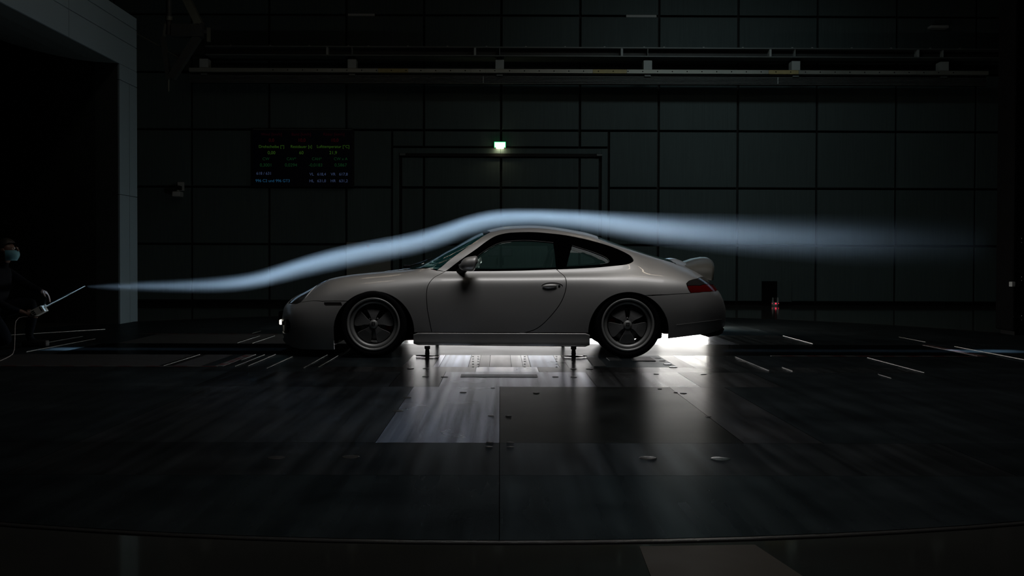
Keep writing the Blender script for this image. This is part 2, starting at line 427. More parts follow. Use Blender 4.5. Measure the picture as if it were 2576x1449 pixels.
# plugs: recessed oval caps and bolts
PLUG = mat('plug_cap', (0.012, 0.015, 0.016), .5, spec=.3, var=.1)
PLUGB = mat('plug_cap_teal', (0.03, 0.06, 0.062), .35, .3, var=.1)
def plug(px, py, r, m, name='floor_plug'):
    c = atz(px, py); mb = MB()
    mb.lathe([(.0005, .0012), (r*.9, .0012), (r, .0004), (r, -.01)], (c.x, c.y, 0), 'Z', 24)
    return mb.obj(name, m, floor)
for px, py, r, m in [(694,1151,.04,PLUG),(882,1149,.04,PLUG),(1630,1152,.04,PLUG),(1813,1154,.045,PLUGB),(1893,1400,.022,PLUG),(1118,948,.028,PLUG),
                     (1071,947,.028,PLUG),(1165,987,.024,PLUG),(1349,988,.024,PLUG),(1397,948,.026,PLUG),(1443,949,.026,PLUG),(1719,989,.024,PLUG),
                     (1770,942,.024,PLUG),(1651,941,.024,PLUG),(1235,1046,.018,PLUG),(1240,976,.016,PLUG),(1279,1046,.018,PLUG),(1232,1113,.018,PLUG),(1283,1113,.018,PLUG),
                     (1230,1124,.018,PLUG),(1284,1124,.018,PLUG),(1660,978,.014,PLUG),(1700,987,.014,PLUG),(1655,901,.03,PLUG),(1666,908,.03,PLUG),(1782,1048,.018,PLUG),
                     (1023,1000,.03,PLUG),(1001,1034,.035,PLUG),(1072,927,.03,PLUG),(1033,927,.03,PLUG),(1443,928,.03,PLUG),(1483,928,.03,PLUG)]:
    plug(px, py, r, m)
for px in (1190, 1203, 1320, 1400):
    for py in (897, 903, 909, 916, 923): plug(px - (py-895)*.25*(1258-px)/-600 if 0 else px, py, .009, DEEP, 'bolt')
# clamp blocks and small plates at the rear wheel unit
for a, b, c, d_ in [(1592,898,1634,908),(1534,900,1556,908),(1495,900,1504,922)]:
    p = atz(a, d_); q = atz(c, b)
    B('drive_unit_cover', p.x, q.x, p.y, q.y, -.004, .003, PLUG, floor)
for px, py in [(1679,916),(1693,923)]:
    c = atz(px, py); B('clip_plate', c.x-.03, c.x+.03, c.y-.03, c.y+.03, -.004, .0025, PLATE_PALE, floor)
# coiled cables on the jacking plates
for cx_, cy_ in [(-.70, -.72), (.70, -.74)]:
    pts = [(cx_ + .13*t/14*math.cos(t*.9)+.01*math.sin(3*t), cy_ + .05*math.sin(t*.9)+.03*math.cos(t*.5), .008) for t in range(0, 16)]
    MB().tube(pts, .004, 6).obj('sensor_cable', BLACK, floor)
# painted ochre patch on the front apron
oc = mat('apron_ochre', (0.030, 0.022, 0.008), .55, var=.2, vscale=4)
gy = mat('apron_grey', (0.06, 0.066, 0.066), .6, var=.15, vscale=4)
p0, p1 = atz(1640, 1440), atz(1960, 1440)
MB().add([(p0.x-.02, -7.6, .002), (p1.x+.12, -7.6, .002), (p1.x, -6.93, .002), (p0.x, -6.95, .002)], [(0,1,2,3)]).obj('floor_marking', oc, floor)

# --- back wall with its panels
wall = tag(MB().box(-17, 17, WY+.09, WY+.3, 0, 7).obj('wall_back', DARKWALL), 'dark panelled back wall of the test hall', None, None, 'structure')
XL = [-400, -205, -10, 92, 287, 482, 677, 871, 1066, 1260, 1458, 1656, 1855, 2054, 2253, 2453, 2652, 2851, 3050]
YL = [-400, -252, -105, 40, 185, 329, 473, 616.5, 759]      # at x=1500
def wpx(px): return at(px, 500, WY).x
def wpz(py): return at(1500, py, WY).z
GAP = .046
gx0, gx1 = wpx(986), wpx(1531); gz1 = wpz(371.5)
pm = {}
def wall_panel(x0, x1, z0, z1, parent=wall, th=.075, g=GAP, m=PANEL, y=WY, name='wall_panel'):
    x0 += g/2; x1 -= g/2; z0 += g/2; z1 -= g/2
    if x1-x0 < .04 or z1-z0 < .04: return
    return B(name, x0, x1, y, y+th, z0, z1, m, parent, .006)
for i in range(len(XL)-1):
    for j in range(len(YL)-1):
        x0, x1 = wpx(XL[i]), wpx(XL[i+1]); z1, z0 = wpz(YL[j]), wpz(YL[j+1])
        if x1 > gx0 and x0 < gx1 and z0 < gz1:      # around the gate
            if z1 > gz1 + .02 and z0 < gz1: wall_panel(max(x0, gx0), min(x1, gx1), gz1, z1)
            zt = min(z1, gz1)
            if zt - z0 > .05:
                if x0 < gx0 - .05: wall_panel(x0, gx0, z0, z1)
                if x1 > gx1 + .05: wall_panel(gx1, x1, z0, z1)
            continue
        wall_panel(x0, x1, z0, z1)
B('baseboard_back', -17, 17, WY+.06, WY+.12, 0.0, wpz(760), BLACK, wall)
# the big gate in the wall
gate = tag(bpy.data.objects.new('door_1', None), 'wide panelled double gate in the back wall under the green sign', None, None, 'structure')
COL.objects.link(gate); gate.location = (0, WY, 0)
gi0, gi1, giz = wpx(1005), wpx(1512), wpz(391)
fr = .022
B('gate_frame', gx0+fr, gi0-.012, WY-.01, WY+.08, .09, gz1-fr, PANEL, gate, .004)
B('gate_frame', gi1+.012, gx1-fr, WY-.01, WY+.08, .09, gz1-fr, PANEL, gate, .004)
B('gate_frame', gi0-.012, (gi0+gi1)/2-.002, WY-.01, WY+.08, giz+.03, gz1-fr, PANEL, gate, .004)
B('gate_frame', (gi0+gi1)/2+.002, gi1+.012, WY-.01, WY+.08, giz+.03, gz1-fr, PANEL, gate, .004)
B('gate_track', gi0, gi1, WY-.02, WY+.07, giz-.03, giz+.03, BLACK, gate)
gxs = [1008, 1066, 1260, 1458, 1509]; gys = [395, 473, 616.5, 759]
for i in range(4):
    for j in range(3):
        o = wall_panel(wpx(gxs[i]), wpx(gxs[i+1]), wpz(gys[j+1]), wpz(gys[j]), gate, .06, GAP, PANEL, WY+.02, 'gate_panel')
for a in (1006, 1500):
    B('gate_roller', wpx(a), wpx(a+14), WY-.05, WY-.02, wpz(393), wpz(388), RAILM, gate, .004)
for a, b in ((1229, 1255), (1263, 1289)):
    B('gate_window', wpx(a), wpx(b), WY+.005, WY+.02, wpz(644), wpz(625), mat('gate_window_glass', (0.004,.005,.006), .15, var=.1), gate, .002)
for px in (1252, 1266): B('gate_handle', wpx(px)-.01, wpx(px)+.01, WY-.03, WY+.0, wpz(668), wpz(648), BLACK, gate, .004)
# pale strips set in the joint over the rail
for a, b in ((875, 942), (1573, 1649)):
    B('joint_cover', wpx(a), wpx(b), WY-.004, WY+.05, wpz(43), wpz(37), PALE, wall, .003)
# square hatch at the foot of the wall, half open
B('wall_hatch_recess', wpx(1917.5), wpx(1956), WY-.012, WY-.002, wpz(758), wpz(706), DEEP, wall)
B('wall_hatch_cover', wpx(1957), wpx(1993), WY-.02, WY-.002, wpz(758), wpz(706), PANEL, wall, .003)
# other sides of the hall
tag(B('wall_left', -17, -16.8, -14, WY+.3, 0, 8, DARKWALL), 'dark left end wall of the hall', None, None, 'structure')
tag(B('wall_right', 16.8, 17, -14, WY+.3, 0, 8, DARKWALL), 'dark right end wall of the hall', None, None, 'structure')
tag(B('wall_front', -17, 17, -14.2, -14, 0, 8, DARKWALL), 'dark wall behind the camera', None, None, 'structure')
tag(B('ceiling', -17, 17, -14.2, WY+.3, 7.0, 7.2, DARKWALL), 'dark ceiling of the hall', None, None, 'structure')

# --- nozzle on the left
NXP = -5.33
noz = thing('wind_tunnel_nozzle', 'huge pale grey rectangular wind tunnel nozzle mouth at the left', 'nozzle', (NXP, 0, 0))
Y0n, Y1n = 3.90, 4.57        # far post
zi, zo = 3.65, 4.43
def nb(name, y0, y1, z0, z1, x0=NXP-.03, x1=NXP): return B(name, x0, x1, y0, y1, z0, z1, NOZ, noz, .004)
zs = at(330, 493, 4.2).z
ysm = 4.27
for a, b in ((0.0, zs), (zs+.008, 3.42)):
    nb('post_panel', Y0n, ysm-.008, a, b); nb('post_panel', ysm+.008, Y1n, a, b)
    nb('post_panel', -Y1n, -ysm-.008, a, b); nb('post_panel', -ysm+.008, -Y0n, a, b)
B('post_core', NXP-.3, NXP-.031, Y0n+.06, Y1n-.02, 0, 3.5, CHROME, noz)
B('post_core', NXP-.3, NXP-.031, -Y1n+.02, -Y0n-.06, 0, 3.5, CHROME, noz)
ys = [Y1n, 2.27, 0.0, -2.27, -Y1n]
for i in range(4):
    y1_, y0_ = ys[i]-.004, ys[i+1]+.004
    lo = 3.43 if i in (0, 3) else zi
    nb('lintel_panel', y0_, y1_, zi, 3.99); nb('lintel_panel', y0_, y1_, 4.0, 4.25); nb('lintel_panel', y0_, y1_, 4.26, zo)
nb('lintel_corner', Y0n, Y1n, 3.43, zi-.004); nb('lintel_corner', -Y1n, -Y0n, 3.43, zi-.004)
B('lintel_core', NXP-.3, NXP-.031, -Y1n+.05, Y1n-.05, zi+.02, zo-.03, DEEP, noz)
# flared lining running upstream
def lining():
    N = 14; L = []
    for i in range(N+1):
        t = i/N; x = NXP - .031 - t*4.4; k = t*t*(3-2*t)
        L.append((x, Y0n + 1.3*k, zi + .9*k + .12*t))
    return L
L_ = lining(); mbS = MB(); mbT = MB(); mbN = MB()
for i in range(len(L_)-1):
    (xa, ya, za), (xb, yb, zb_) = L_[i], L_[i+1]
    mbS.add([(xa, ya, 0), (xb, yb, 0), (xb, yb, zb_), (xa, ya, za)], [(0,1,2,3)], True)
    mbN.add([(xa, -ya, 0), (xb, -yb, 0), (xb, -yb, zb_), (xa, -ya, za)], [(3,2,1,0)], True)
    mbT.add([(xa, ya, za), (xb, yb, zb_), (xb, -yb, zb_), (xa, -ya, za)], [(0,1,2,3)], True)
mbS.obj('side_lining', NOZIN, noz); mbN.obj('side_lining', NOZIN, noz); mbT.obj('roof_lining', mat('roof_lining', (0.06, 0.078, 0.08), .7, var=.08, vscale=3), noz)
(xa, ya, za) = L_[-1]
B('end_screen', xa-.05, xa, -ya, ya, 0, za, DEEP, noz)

# --- collector edge on the right
colx = thing('collector_flap', 'black collector flap standing at the right edge', 'collector', (6.35, 2.2, 0))
e = at(2549, 700, 2.15)
B('flap_panel', e.x, e.x+.9, 2.15, 2.6, 0.05, 4.6, DEEP, colx, .03)
B('flap_foot', e.x+.05, e.x+.85, 2.2, 2.55, 0, .06, BLACK, colx)
for py in (600, 610, 697, 706, 795, 805):
    q = at(2570, py, 2.15); MB().lathe([(.0005,-.012),(.008,-.01),(.010,0)], (q.x, 2.15, q.z), 'Y', 12).obj('bolt', CHROME, colx)
q = at(2549, 715, 2.15); B('latch', q.x-.03, q.x+.012, 2.12, 2.2, q.z-.03, q.z+.03, PALE, colx, .006)
q = at(2549, 797, 2.13); q2 = at(2580, 801, 2.13); MB().bar(q, q2, .01, .012).obj('edge_trim', EDGE, colx)

# --- crane rail along the wall
RY = 9.75
rail = thing('crane_rail', 'long steel rail girder with grey blocks along the back wall', 'rail', (0, RY, at(1500, 130, RY).z))
def rx(px, py=150): return at(px, py, RY).x
def rz(py): return at(1500, py, RY).z
xa, xb = rx(520), rx(2546)
B('top_flange', xa, xb, RY-.10, RY+.45, rz(124), rz(121), RAILM, rail)
B('bottom_flange', xa, xb, RY-.10, RY+.45, rz(145), rz(142.5), RAILM, rail)
B('web', xa, xb, RY+.06, RY+.09, rz(143), rz(124), mat('rail_web', (0.03,.034,.034), .6, var=.2), rail)
for px in (825, 1195, 1563, 1935, 2305): B('stiffener', rx(px)-.02, rx(px)+.022, RY-.09, RY+.06, rz(143), rz(124), BRK, rail)
for px in (887, 1257, 1628, 1997, 2368): B('thin_rib', rx(px)-.004, rx(px)+.004, RY-.09, RY+.06, rz(143), rz(124), BRK, rail)
for px in (583, 682, 780, 878, 928, 1027, 1126, 1224, 1323, 1421, 1520, 1619, 1669, 1768, 1866, 1990, 2040, 2139, 2238, 2336, 2410):
    c = rx(px); B('bolt_head', c-.016, c+.016, RY-.08, RY-.04, rz(121.2), rz(118.8), PALE, rail)
for px in (516, 887, 1257, 1628, 1999, 2371):
    B('hanger_block', rx(px)-.085, rx(px)+.085, RY-.10, RY+.12, rz(177), rz(154), BRK, rail, .006)
    B('hanger_core', rx(px)-.05, rx(px)+.05, RY+.0, RY+.42, rz(156), rz(143), BLACK, rail)
    B('clamp', rx(px)-.06, rx(px)+.06, RY-.09, RY+.02, rz(194), rz(190), RAILM, rail)
segs = [480, 770, 953, 1028, 1185, 1222, 1490, 1575, 1930, 2005, 2300, 2480]
for i in range(len(segs)-1):
    B('guide_bar', rx(segs[i])+.002, rx(segs[i+1])-.002, RY-.12, RY-.03, rz(187), rz(177.5), YELL if i in (2, 6, 8) else RAILP, rail)
for px in range(690, 2400, 37):
    c = rx(px); z_ = rz(182); MB().lathe([(.0005,-.004),(.011,-.004),(.012,0)], (c, RY-.12, z_), 'Y', 8).obj('bolt', DEEP, rail)
B('tray_back', rx(480), rx(2480), RY-.02, RY+.05, rz(213), rz(189), BLACK, rail)
for k in range(6):
    z_ = rz(194.5+k*3.4); B('tray_rib', rx(480), rx(2480), RY-.06, RY-.02, z_-.006, z_+.006, RAILM, rail)
for px in (1216, 1955): B('tray_joint', rx(px)-.008, rx(px)+.008, RY-.07, RY-.02, rz(211), rz(194), BRK, rail)
for px in (516, 1257, 1999, 2371): B('wall_bracket', rx(px)-.04, rx(px)+.04, RY+.40, WY+.06, rz(143), rz(126), BLACK, rail)

# --- traversing arm upper left
TY = 6.2
arm = thing('traversing_arm', 'dim angular probe arm hanging below the ceiling beside the nozzle', 'probe arm', (at(470, 80, TY).x, TY, at(470, 80, TY).z))
def tp(px, py, dy=0): return at(px, py, TY) + Vector((0, dy, 0))
GRN = mat('arm_paint', (0.12, 0.13, 0.11), .55, .2, var=.2)
GRN2 = mat('arm_paint_dark', (0.05, 0.055, 0.055), .55, .2, var=.2)
MB().bar(tp(432, -78), tp(503, 64), .12, .16, (0,1,0)).obj('boom', GRN, arm)
MB().bar(tp(434, 77), tp(513, 78), .2, .16, (0,1,0)).obj('head_block', GRN2, arm)
MB().bar(tp(498, 92), tp(432, 196), .12, .12, (0,1,0)).obj('lower_boom', GRN2, arm)
MB().bar(tp(410, 92), tp(425, 200), .07, .1, (0,1,0)).obj('strut', GRN2, arm)
MB().bar(tp(418, 60), tp(412, 95), .04, .06, (0,1,0)).obj('strut', GRN, arm)
MB().tube([tp(425, -40), tp(425, 52), tp(425, 88)], .045, 12).obj('spindle', GRN2, arm)
MB().tube([tp(425, 42), tp(425, 52)], .06, 14).obj('collar', GRN, arm)
MB().tube([tp(424, 180), tp(424, 210), tp(424, 230)], [.03, .014, .012], 10).obj('probe_tip', GRN, arm)
MB().bar(tp(525, 70), tp(525, 105), .05, .06, (0,1,0)).obj('cable_clip', GRN, arm)
MB().bar(tp(507, 78), tp(527, 82), .05, .05, (0,1,0)).obj('clip_arm', GRN2, arm)
MB().tube([tp(345, 85), tp(400, 115), tp(440, 140), tp(470, 160)], .01, 6).obj('hose', GRN, arm)
MB().tube([tp(432, -78), tp(430, -125)], .08, 12).obj('ceiling_mount', GRN2, arm)

# --- exit sign
sg = at(1258, 363, WY-.05)
sign = thing('exit_sign', 'glowing white and green emergency exit sign above the gate', 'exit sign', (sg.x, WY, sg.z))
ex0, ex1, ez0, ez1 = at(1244.5,0,WY-.05).x, at(1273,0,WY-.05).x, at(1258,371,WY-.05).z, at(1258,357,WY-.05).z
B('housing', ex0-.004, ex1+.004, WY-.045, WY-.0, ez0-.004, ez1+.004, mat('sign_housing', (.3,.35,.3), .5, var=.1), sign, .004)
B('lit_border', ex0, ex1, WY-.055, WY-.046, ez0, ez1, emis('sign_green', (.03, 1.0, .18), 3.0), sign)
B('lit_face', ex0+.012, ex1-.012, WY-.060, WY-.056, ez0+.014, ez1-.012, emis('sign_white', (.75, 1.0, .80), 8.0), sign)
B('down_light', ex0+.04, ex1-.04, WY-.10, WY-.03, ez0-.02, ez0-.006, emis('sign_down', (1.0, .92, .55), 22.0), sign)

# --- display screen on the wall
SY = WY-.10
s0, s1 = at(637, 329, SY), at(886, 468, SY)
scr = thing('display_screen', 'dark wall screen showing red, green and blue test readings', 'screen', ((s0.x+s1.x)/2, SY, s1.z))
B('bezel', s0.x-.03, s1.x+.03, SY+.0, WY-.004, s1.z-.02, s0.z+.03, BLACK, scr, .01)
B('panel', s0.x, s1.x, SY-.006, SY-.0, s1.z, s0.z, mat('screen_glass', (.003,.003,.006), .25, emit=(.01,.012,.03), es=.01, var=.1), scr)
B('top_edge', s0.x, s1.x, SY-.01, SY+.01, s0.z+.024, s0.z+.034, RAILM, scr)
def text(txt, px, py, hpx, col, parent, Y, strength=1.0, align='CENTER', name='reading'):
    cu = bpy.data.curves.new('t', 'FONT'); cu.body = txt; cu.align_x = align; cu.align_y = 'CENTER'
    p_ = at(px, py, Y); sc = hpx/F*(Y-CAM.y)/.70
    cu.size = sc
    tmp = bpy.data.objects.new('t', cu); COL.objects.link(tmp)
    dg = bpy.context.evaluated_depsgraph_get(); dg.update()
    me = bpy.data.meshes.new_from_object(tmp.evaluated_get(dg))
    bpy.data.objects.remove(tmp); bpy.data.curves.remove(cu)
    me.transform(Matrix.Translation(p_) @ Matrix.Rotation(PI/2, 4, 'X'))
    me.materials.clear()
    key = 'text_%03d_%03d_%03d' % tuple(int(c*999) for c in col)
    o = link(name, me, emis(key, col, strength)); hook(o, parent); return o
TYP = SY-.008
RED = (.008, .0005, .0015); RED2 = (.018, .001, .002); GR1 = (.016, .045, .005); GR2 = (.003, .02, .006); BL1 = (.024, .036, .075); BL2 = (.008, .042, .085)
for t, x, y, h, c in [('Wind [km/h]', 683, 338, 7, RED), ('Band [km/h]', 758, 338, 7, RED), ('Räder [km/h]', 840, 338, 7, RED),
        ('0,0', 683, 353, 8, RED2), ('10,0', 759, 353, 8, RED2), ('10,0', 842, 353, 8, RED2),
        ('Drehscheibe [°]', 683, 369, 7, GR1), ('Restdauer [s]', 758, 369, 7, GR1), ('Lufttemperatur [°C]', 838, 369, 7, GR1),
        ('0,00', 683, 384.5, 8, GR1), ('60', 758, 384.5, 8, GR1), ('21,9', 838, 384.5, 8, GR1),
        ('CW', 669, 400, 7, GR2), ('CAV*', 733, 400, 7, GR2), ('CAH*', 797, 400, 7, GR2), ('CW x A', 857, 400, 7, GR2),
        ('0,3001', 669, 415.5, 8, GR2), ('0,0294', 732, 415.5, 8, GR2), ('-0,0183', 794, 415.5, 8, GR2), ('0,5867', 857, 415.5, 8, GR2),
        ('618 / 631', 664, 436.5, 7, BL1), ('VL', 784, 438.5, 7, BL1), ('618,4', 809, 438.5, 7, BL1), ('VR', 838, 438.5, 7, BL1), ('617,8', 864, 438.5, 7, BL1),
        ('996 C2 und 996 GT3', 686, 455, 7, BL2), ('HL', 784, 455.3, 7, BL1), ('631,0', 809, 455.3, 7, BL1), ('HR', 838, 455.3, 7, BL1), ('631,2', 864, 455.3, 7, BL1)]:
    text(t, x, y, h, c, scr, TYP)

# --- wall camera, wall lamp, notice panel
c = at(455, 475, WY)
wc = thing('wall_camera', 'small pale camera on a wall bracket left of the screen', 'camera', (c.x, WY, c.z))
def wp(px, py, dy): return at(px, py, WY+dy)
a = wp(447, 458, -.03); b = wp(463, 480, -.03)
B('back_plate', a.x, b.x, WY-.05, WY, b.z, a.z, PALE, wc, .006)
a = wp(449, 468, -.12); b = wp(455, 478, -.12)
B('bracket', a.x, b.x, WY-.2, WY-.04, b.z, a.z, BLACK, wc, .004)
a = wp(436, 482, -.25); b = wp(456, 495, -.25)
B('camera_body', a.x, b.x, WY-.34, WY-.1, b.z, a.z, PALE, wc, .015)
MB().tube([wp(446, 479, -.2), wp(448, 483, -.2)], .03, 12).obj('pivot', PALE, wc)
c = at(2360, 68, WY)
wl = thing('wall_lamp', 'small unlit oblong lamp high on the wall at the right', 'lamp', (c.x, WY, c.z))
a = wp(2338, 65, -.1); b = wp(2383, 73, -.1)
B('lamp_body', a.x, b.x, WY-.18, WY, b.z, a.z, PALE, wl, .015); B('lamp_mount', a.x+.1, b.x-.1, WY-.02, WY, a.z, a.z+.05, BLACK, wl)
a = wp(873, 609, -.01); b = wp(983, 640, -.01)
nt_ = thing('control_cabinet', 'flat grey control box on the wall left of the gate', 'control box', ((a.x+b.x)/2, WY, b.z))
B('box_body', a.x, b.x, WY-.09, WY-.003, b.z-.5, a.z, mat('cabinet_grey', (.22,.225,.2), .6, var=.08), nt_, .008)
q = wp(926, 620, -.09)
MB().lathe([(.0005,-.03),(.02,-.03),(.022,-.012),(.022,0)], (q.x, WY-.09, q.z), 'Y', 16).obj('red_button', mat('button_red', (.3,.03,.01), .4, var=.1), nt_)
MB().lathe([(.03,-.008),(.034,-.008),(.034,0)], (q.x, WY-.09, q.z), 'Y', 16).obj('button_collar', BLACK, nt_)

# --- scanner on the floor by the wall
c = atz(1949.5, 769.4)
sc_ = thing('floor_scanner', 'small grey two-horned scanner with red lights on the floor', 'scanner', (c.x, c.y, 0))
u = (c.y - CAM.y)/F
mb = MB(); mb.lathe([(.0005,0),(8.6*u,0),(8.8*u,2*u),(8.4*u,8*u),(7.6*u,9*u),(.0005,9*u)], (c.x, c.y, 0), 'Z', 32); mb.obj('base', BRK, sc_)
for sgn in (-1, 1):
    x_ = c.x + sgn*6.0*u; w_ = (1.2 if sgn < 0 else 2.0)*u
    MB().add([(x_-w_, c.y-5*u, 8.5*u), (x_+w_, c.y-5*u, 8.5*u), (x_+w_*.7, c.y-3*u, 21*u), (x_-w_*.2, c.y-3*u, 21*u),
              (x_-w_, c.y+5*u, 8.5*u), (x_+w_, c.y+5*u, 8.5*u), (x_+w_*.7, c.y+3*u, 21*u), (x_-w_*.2, c.y+3*u, 21*u)],
             [(0,1,2,3),(7,6,5,4),(0,4,5,1),(1,5,6,2),(2,6,7,3),(3,7,4,0)]).obj('horn', BRK, sc_)
mb = MB(); mb.lathe([(.0005, 9*u), (3.6*u, 9*u), (3.8*u, 18*u), (3*u, 20.5*u), (.0005, 21*u)], (c.x, c.y, 0), 'Z', 24); mb.obj('rotor_head', BLACK, sc_)
for dx, rr in ((-8.0, .6), (-.4, 2.0), (8.0, .8)):
    yy = c.y - math.sqrt(max(0, 8.6**2 - dx*dx))*u - .004
    MB().lathe([(.0003,-.012),(rr*u*.8,-.010),(rr*u,0)], (c.x+dx*u, yy, 6.3*u), 'Y', 12).obj('status_light', emis('status_red', (1.0, .04, .09), 1.3), sc_)

# ================================================================== CAR
def pchip(X, Yv):
    X = np.array(X, float); Yv = np.array(Yv, float); h = np.diff(X); d = np.diff(Yv)/h; n = len(X); m = np.zeros(n)
    for i in range(1, n-1):
        if d[i-1]*d[i] > 0:
            w1, w2 = 2*h[i]+h[i-1], h[i]+2*h[i-1]; m[i] = (w1+w2)/(w1/d[i-1]+w2/d[i])
    m[0], m[-1] = d[0], d[-1]
    def f(x):
        i = int(min(max(np.searchsorted(X, x)-1, 0), n-2)); t = (x-X[i])/h[i]; t2, t3 = t*t, t*t*t
        return (2*t3-3*t2+1)*Yv[i]+(t3-2*t2+t)*h[i]*m[i]+(-2*t3+3*t2)*Yv[i+1]+(t3-t2)*h[i]*m[i+1]
    return f
XN, XT = -2.165, 2.255
ST = [
 (-2.165,[.165,.19,.22,.265,.31,.35,.38,.40,.41,.42],          [.80,.84,.86,.86,.84,.78,.66,.48,.26,0]),
 (-2.10, [.125,.175,.245,.32,.38,.43,.46,.48,.49,.497],         [.80,.84,.86,.86,.83,.77,.65,.48,.26,0]),
 (-2.00, [.090,.165,.27,.37,.44,.495,.53,.55,.558,.562],       [.80,.84,.865,.86,.82,.75,.63,.46,.25,0]),
 (-1.85, [.066,.17,.30,.42,.50,.565,.612,.618,.618,.622],     [.80,.84,.868,.86,.81,.72,.58,.44,.25,0]),
 (-1.60, [.066,.19,.34,.48,.60,.695,.735,.728,.718,.718],    [.80,.84,.868,.858,.81,.70,.56,.42,.24,0]),
 (-1.18, [.09,.22,.40,.56,.68,.765,.793,.79,.79,.793],       [.80,.845,.868,.86,.81,.70,.56,.42,.24,0]),
 (-0.86, [.11,.24,.42,.58,.70,.785,.815,.826,.836,.843],     [.80,.84,.862,.858,.815,.72,.62,.49,.28,0]),
 (-0.50, [.115,.25,.43,.60,.72,.80,.925,.99,1.018,1.03],     [.80,.84,.86,.855,.82,.735,.655,.53,.30,0]),
 (-0.15, [.115,.25,.43,.60,.725,.81,.98,1.125,1.188,1.205],  [.80,.84,.86,.855,.825,.735,.665,.545,.31,0]),
 (0.05,  [.115,.25,.43,.605,.727,.812,.99,1.165,1.232,1.25], [.80,.84,.86,.855,.825,.735,.66,.548,.32,0]),
 (0.30,  [.115,.25,.43,.61,.73,.815,1.0,1.18,1.243,1.262],   [.80,.84,.86,.855,.825,.735,.66,.55,.33,0]),
 (0.80,  [.11,.25,.44,.61,.735,.82,.985,1.12,1.185,1.204],   [.81,.85,.872,.865,.83,.738,.655,.54,.32,0]),
 (1.19,  [.12,.26,.45,.62,.735,.825,.925,1.02,1.065,1.078],  [.82,.86,.885,.878,.835,.745,.65,.53,.30,0]),
 (1.50,  [.17,.29,.46,.61,.72,.805,.88,.94,.967,.977],       [.82,.86,.885,.875,.83,.735,.61,.47,.26,0]),
 (1.80,  [.205,.31,.45,.58,.68,.755,.81,.855,.885,.895],     [.80,.84,.868,.862,.825,.74,.61,.45,.25,0]),
 (2.05,  [.235,.33,.44,.53,.60,.65,.685,.715,.735,.742],     [.78,.83,.86,.86,.83,.75,.63,.46,.25,0]),
 (2.13,  [.255,.335,.42,.49,.545,.58,.60,.613,.62,.625],     [.78,.83,.86,.86,.83,.75,.63,.46,.25,0]),
 (2.20,  [.28,.335,.385,.42,.45,.47,.483,.492,.498,.50],     [.78,.83,.86,.86,.83,.75,.63,.46,.25,0]),
 (2.255, [.31,.335,.36,.38,.395,.405,.412,.416,.419,.42],    [.78,.83,.86,.86,.83,.75,.63,.46,.25,0]),
]
SX = [r[0] for r in ST]
ZC = [pchip(SX, [r[1][k] for r in ST]) for k in range(10)]
WC = [pchip(SX, [r[2][k] for r in ST]) for k in range(10)]
def endf(x):
    if x < -1.3:
        t = min(1, (-1.3-x)/(-1.3-XN)); return max(0, 1-t**5)**.526
    if x > 1.4:
        t = min(1, (x-1.4)/(XT-1.4)); return max(0, 1-t**4.5)**.526
    return 1.0
_sec = {}
def sect(x):
    k = round(x, 5)
    if k not in _sec:
        e_ = endf(x); y = [f(x)*e_ for f in WC]; z = [f(x) for f in ZC]
        # phantom ends
        y = [2*y[0]-y[1]] + y + [-y[8]]; z = [2*z[0]-z[1]] + z + [z[8]]
        _sec[k] = (np.array(y), np.array(z))
    return _sec[k]
def crv(c, s):
    i = int(min(max(math.floor(s), 0), 8)); t = s - i
    p0, p1, p2, p3 = c[i], c[i+1], c[i+2], c[i+3]
    return .5*((2*p1)+(-p0+p2)*t+(2*p0-5*p1+4*p2-p3)*t*t+(-p0+3*p1-3*p2+p3)*t**3)
def surf(x, s):
    x = min(max(x, XN), XT); y, z = sect(x)
    return (x, max(0.0, crv(y, s)), crv(z, s))
SG = np.linspace(0, 9, 361)
_zt = {}
def inv(x, z):
    """section parameter at height z (first crossing from below)"""
    x = min(max(x, XN), XT); k = round(x, 4)
    if k not in _zt:
        y_, z_ = sect(x); _zt[k] = np.array([crv(z_, s) for s in SG])
    a = _zt[k]; idx = np.nonzero(a >= z)[0]
    if len(idx) == 0: return 9.0
    i = idx[0]
    if i == 0: return 0.0
    return SG[i-1] + (z-a[i-1])/(a[i]-a[i-1])*(SG[i]-SG[i-1])
def onbody(px, py, lim=None):
    """pixel of the photograph -> (x, s) on the near flank"""
    Y = -.75
    for _ in range(8):
        p_ = at(px, py, Y); s = inv(p_.x, p_.z)
        if lim: s = min(s, lim)
        Y = .5*Y + .5*(-surf(p_.x, s)[1])
    return (p_.x, s)
def PX(*pts, lim=None): return [onbody(a, b, lim) for a, b in pts]
def smooth_open(pts, n=6):
    """Catmull-Rom through 2D points"""
    P = [np.array(p_, float) for p_ in pts]; out = []
    for i in range(len(P)-1):
        p0 = P[max(i-1, 0)]; p1 = P[i]; p2 = P[i+1]; p3 = P[min(i+2, len(P)-1)]
        for k in range(n):
            t = k/n; out.append(tuple(.5*((2*p1)+(-p0+p2)*t+(2*p0-5*p1+4*p2-p3)*t*t+(-p0+3*p1-3*p2+p3)*t**3)))
    out.append(tuple(P[-1])); return out
KS = .14     # metres per unit of s, for triangulation
def inpoly(x, y, P):
    c = False; j = len(P)-1
    for i in range(len(P)):
        xi, yi = P[i]; xj, yj = P[j]
        if (yi > y) != (yj > y) and x < (xj-xi)*(y-yi)/(yj-yi)+xi: c = not c
        j = i
    return c
def dens(P, d):
    out = []
    for i in range(len(P)):
        a = np.array(P[i]); b = np.array(P[(i+1) % len(P)]); n = max(1, int(math.ceil(np.linalg.norm(b-a)/d)))
        for k in range(n): out.append(tuple(a+(b-a)*k/n))
    return out
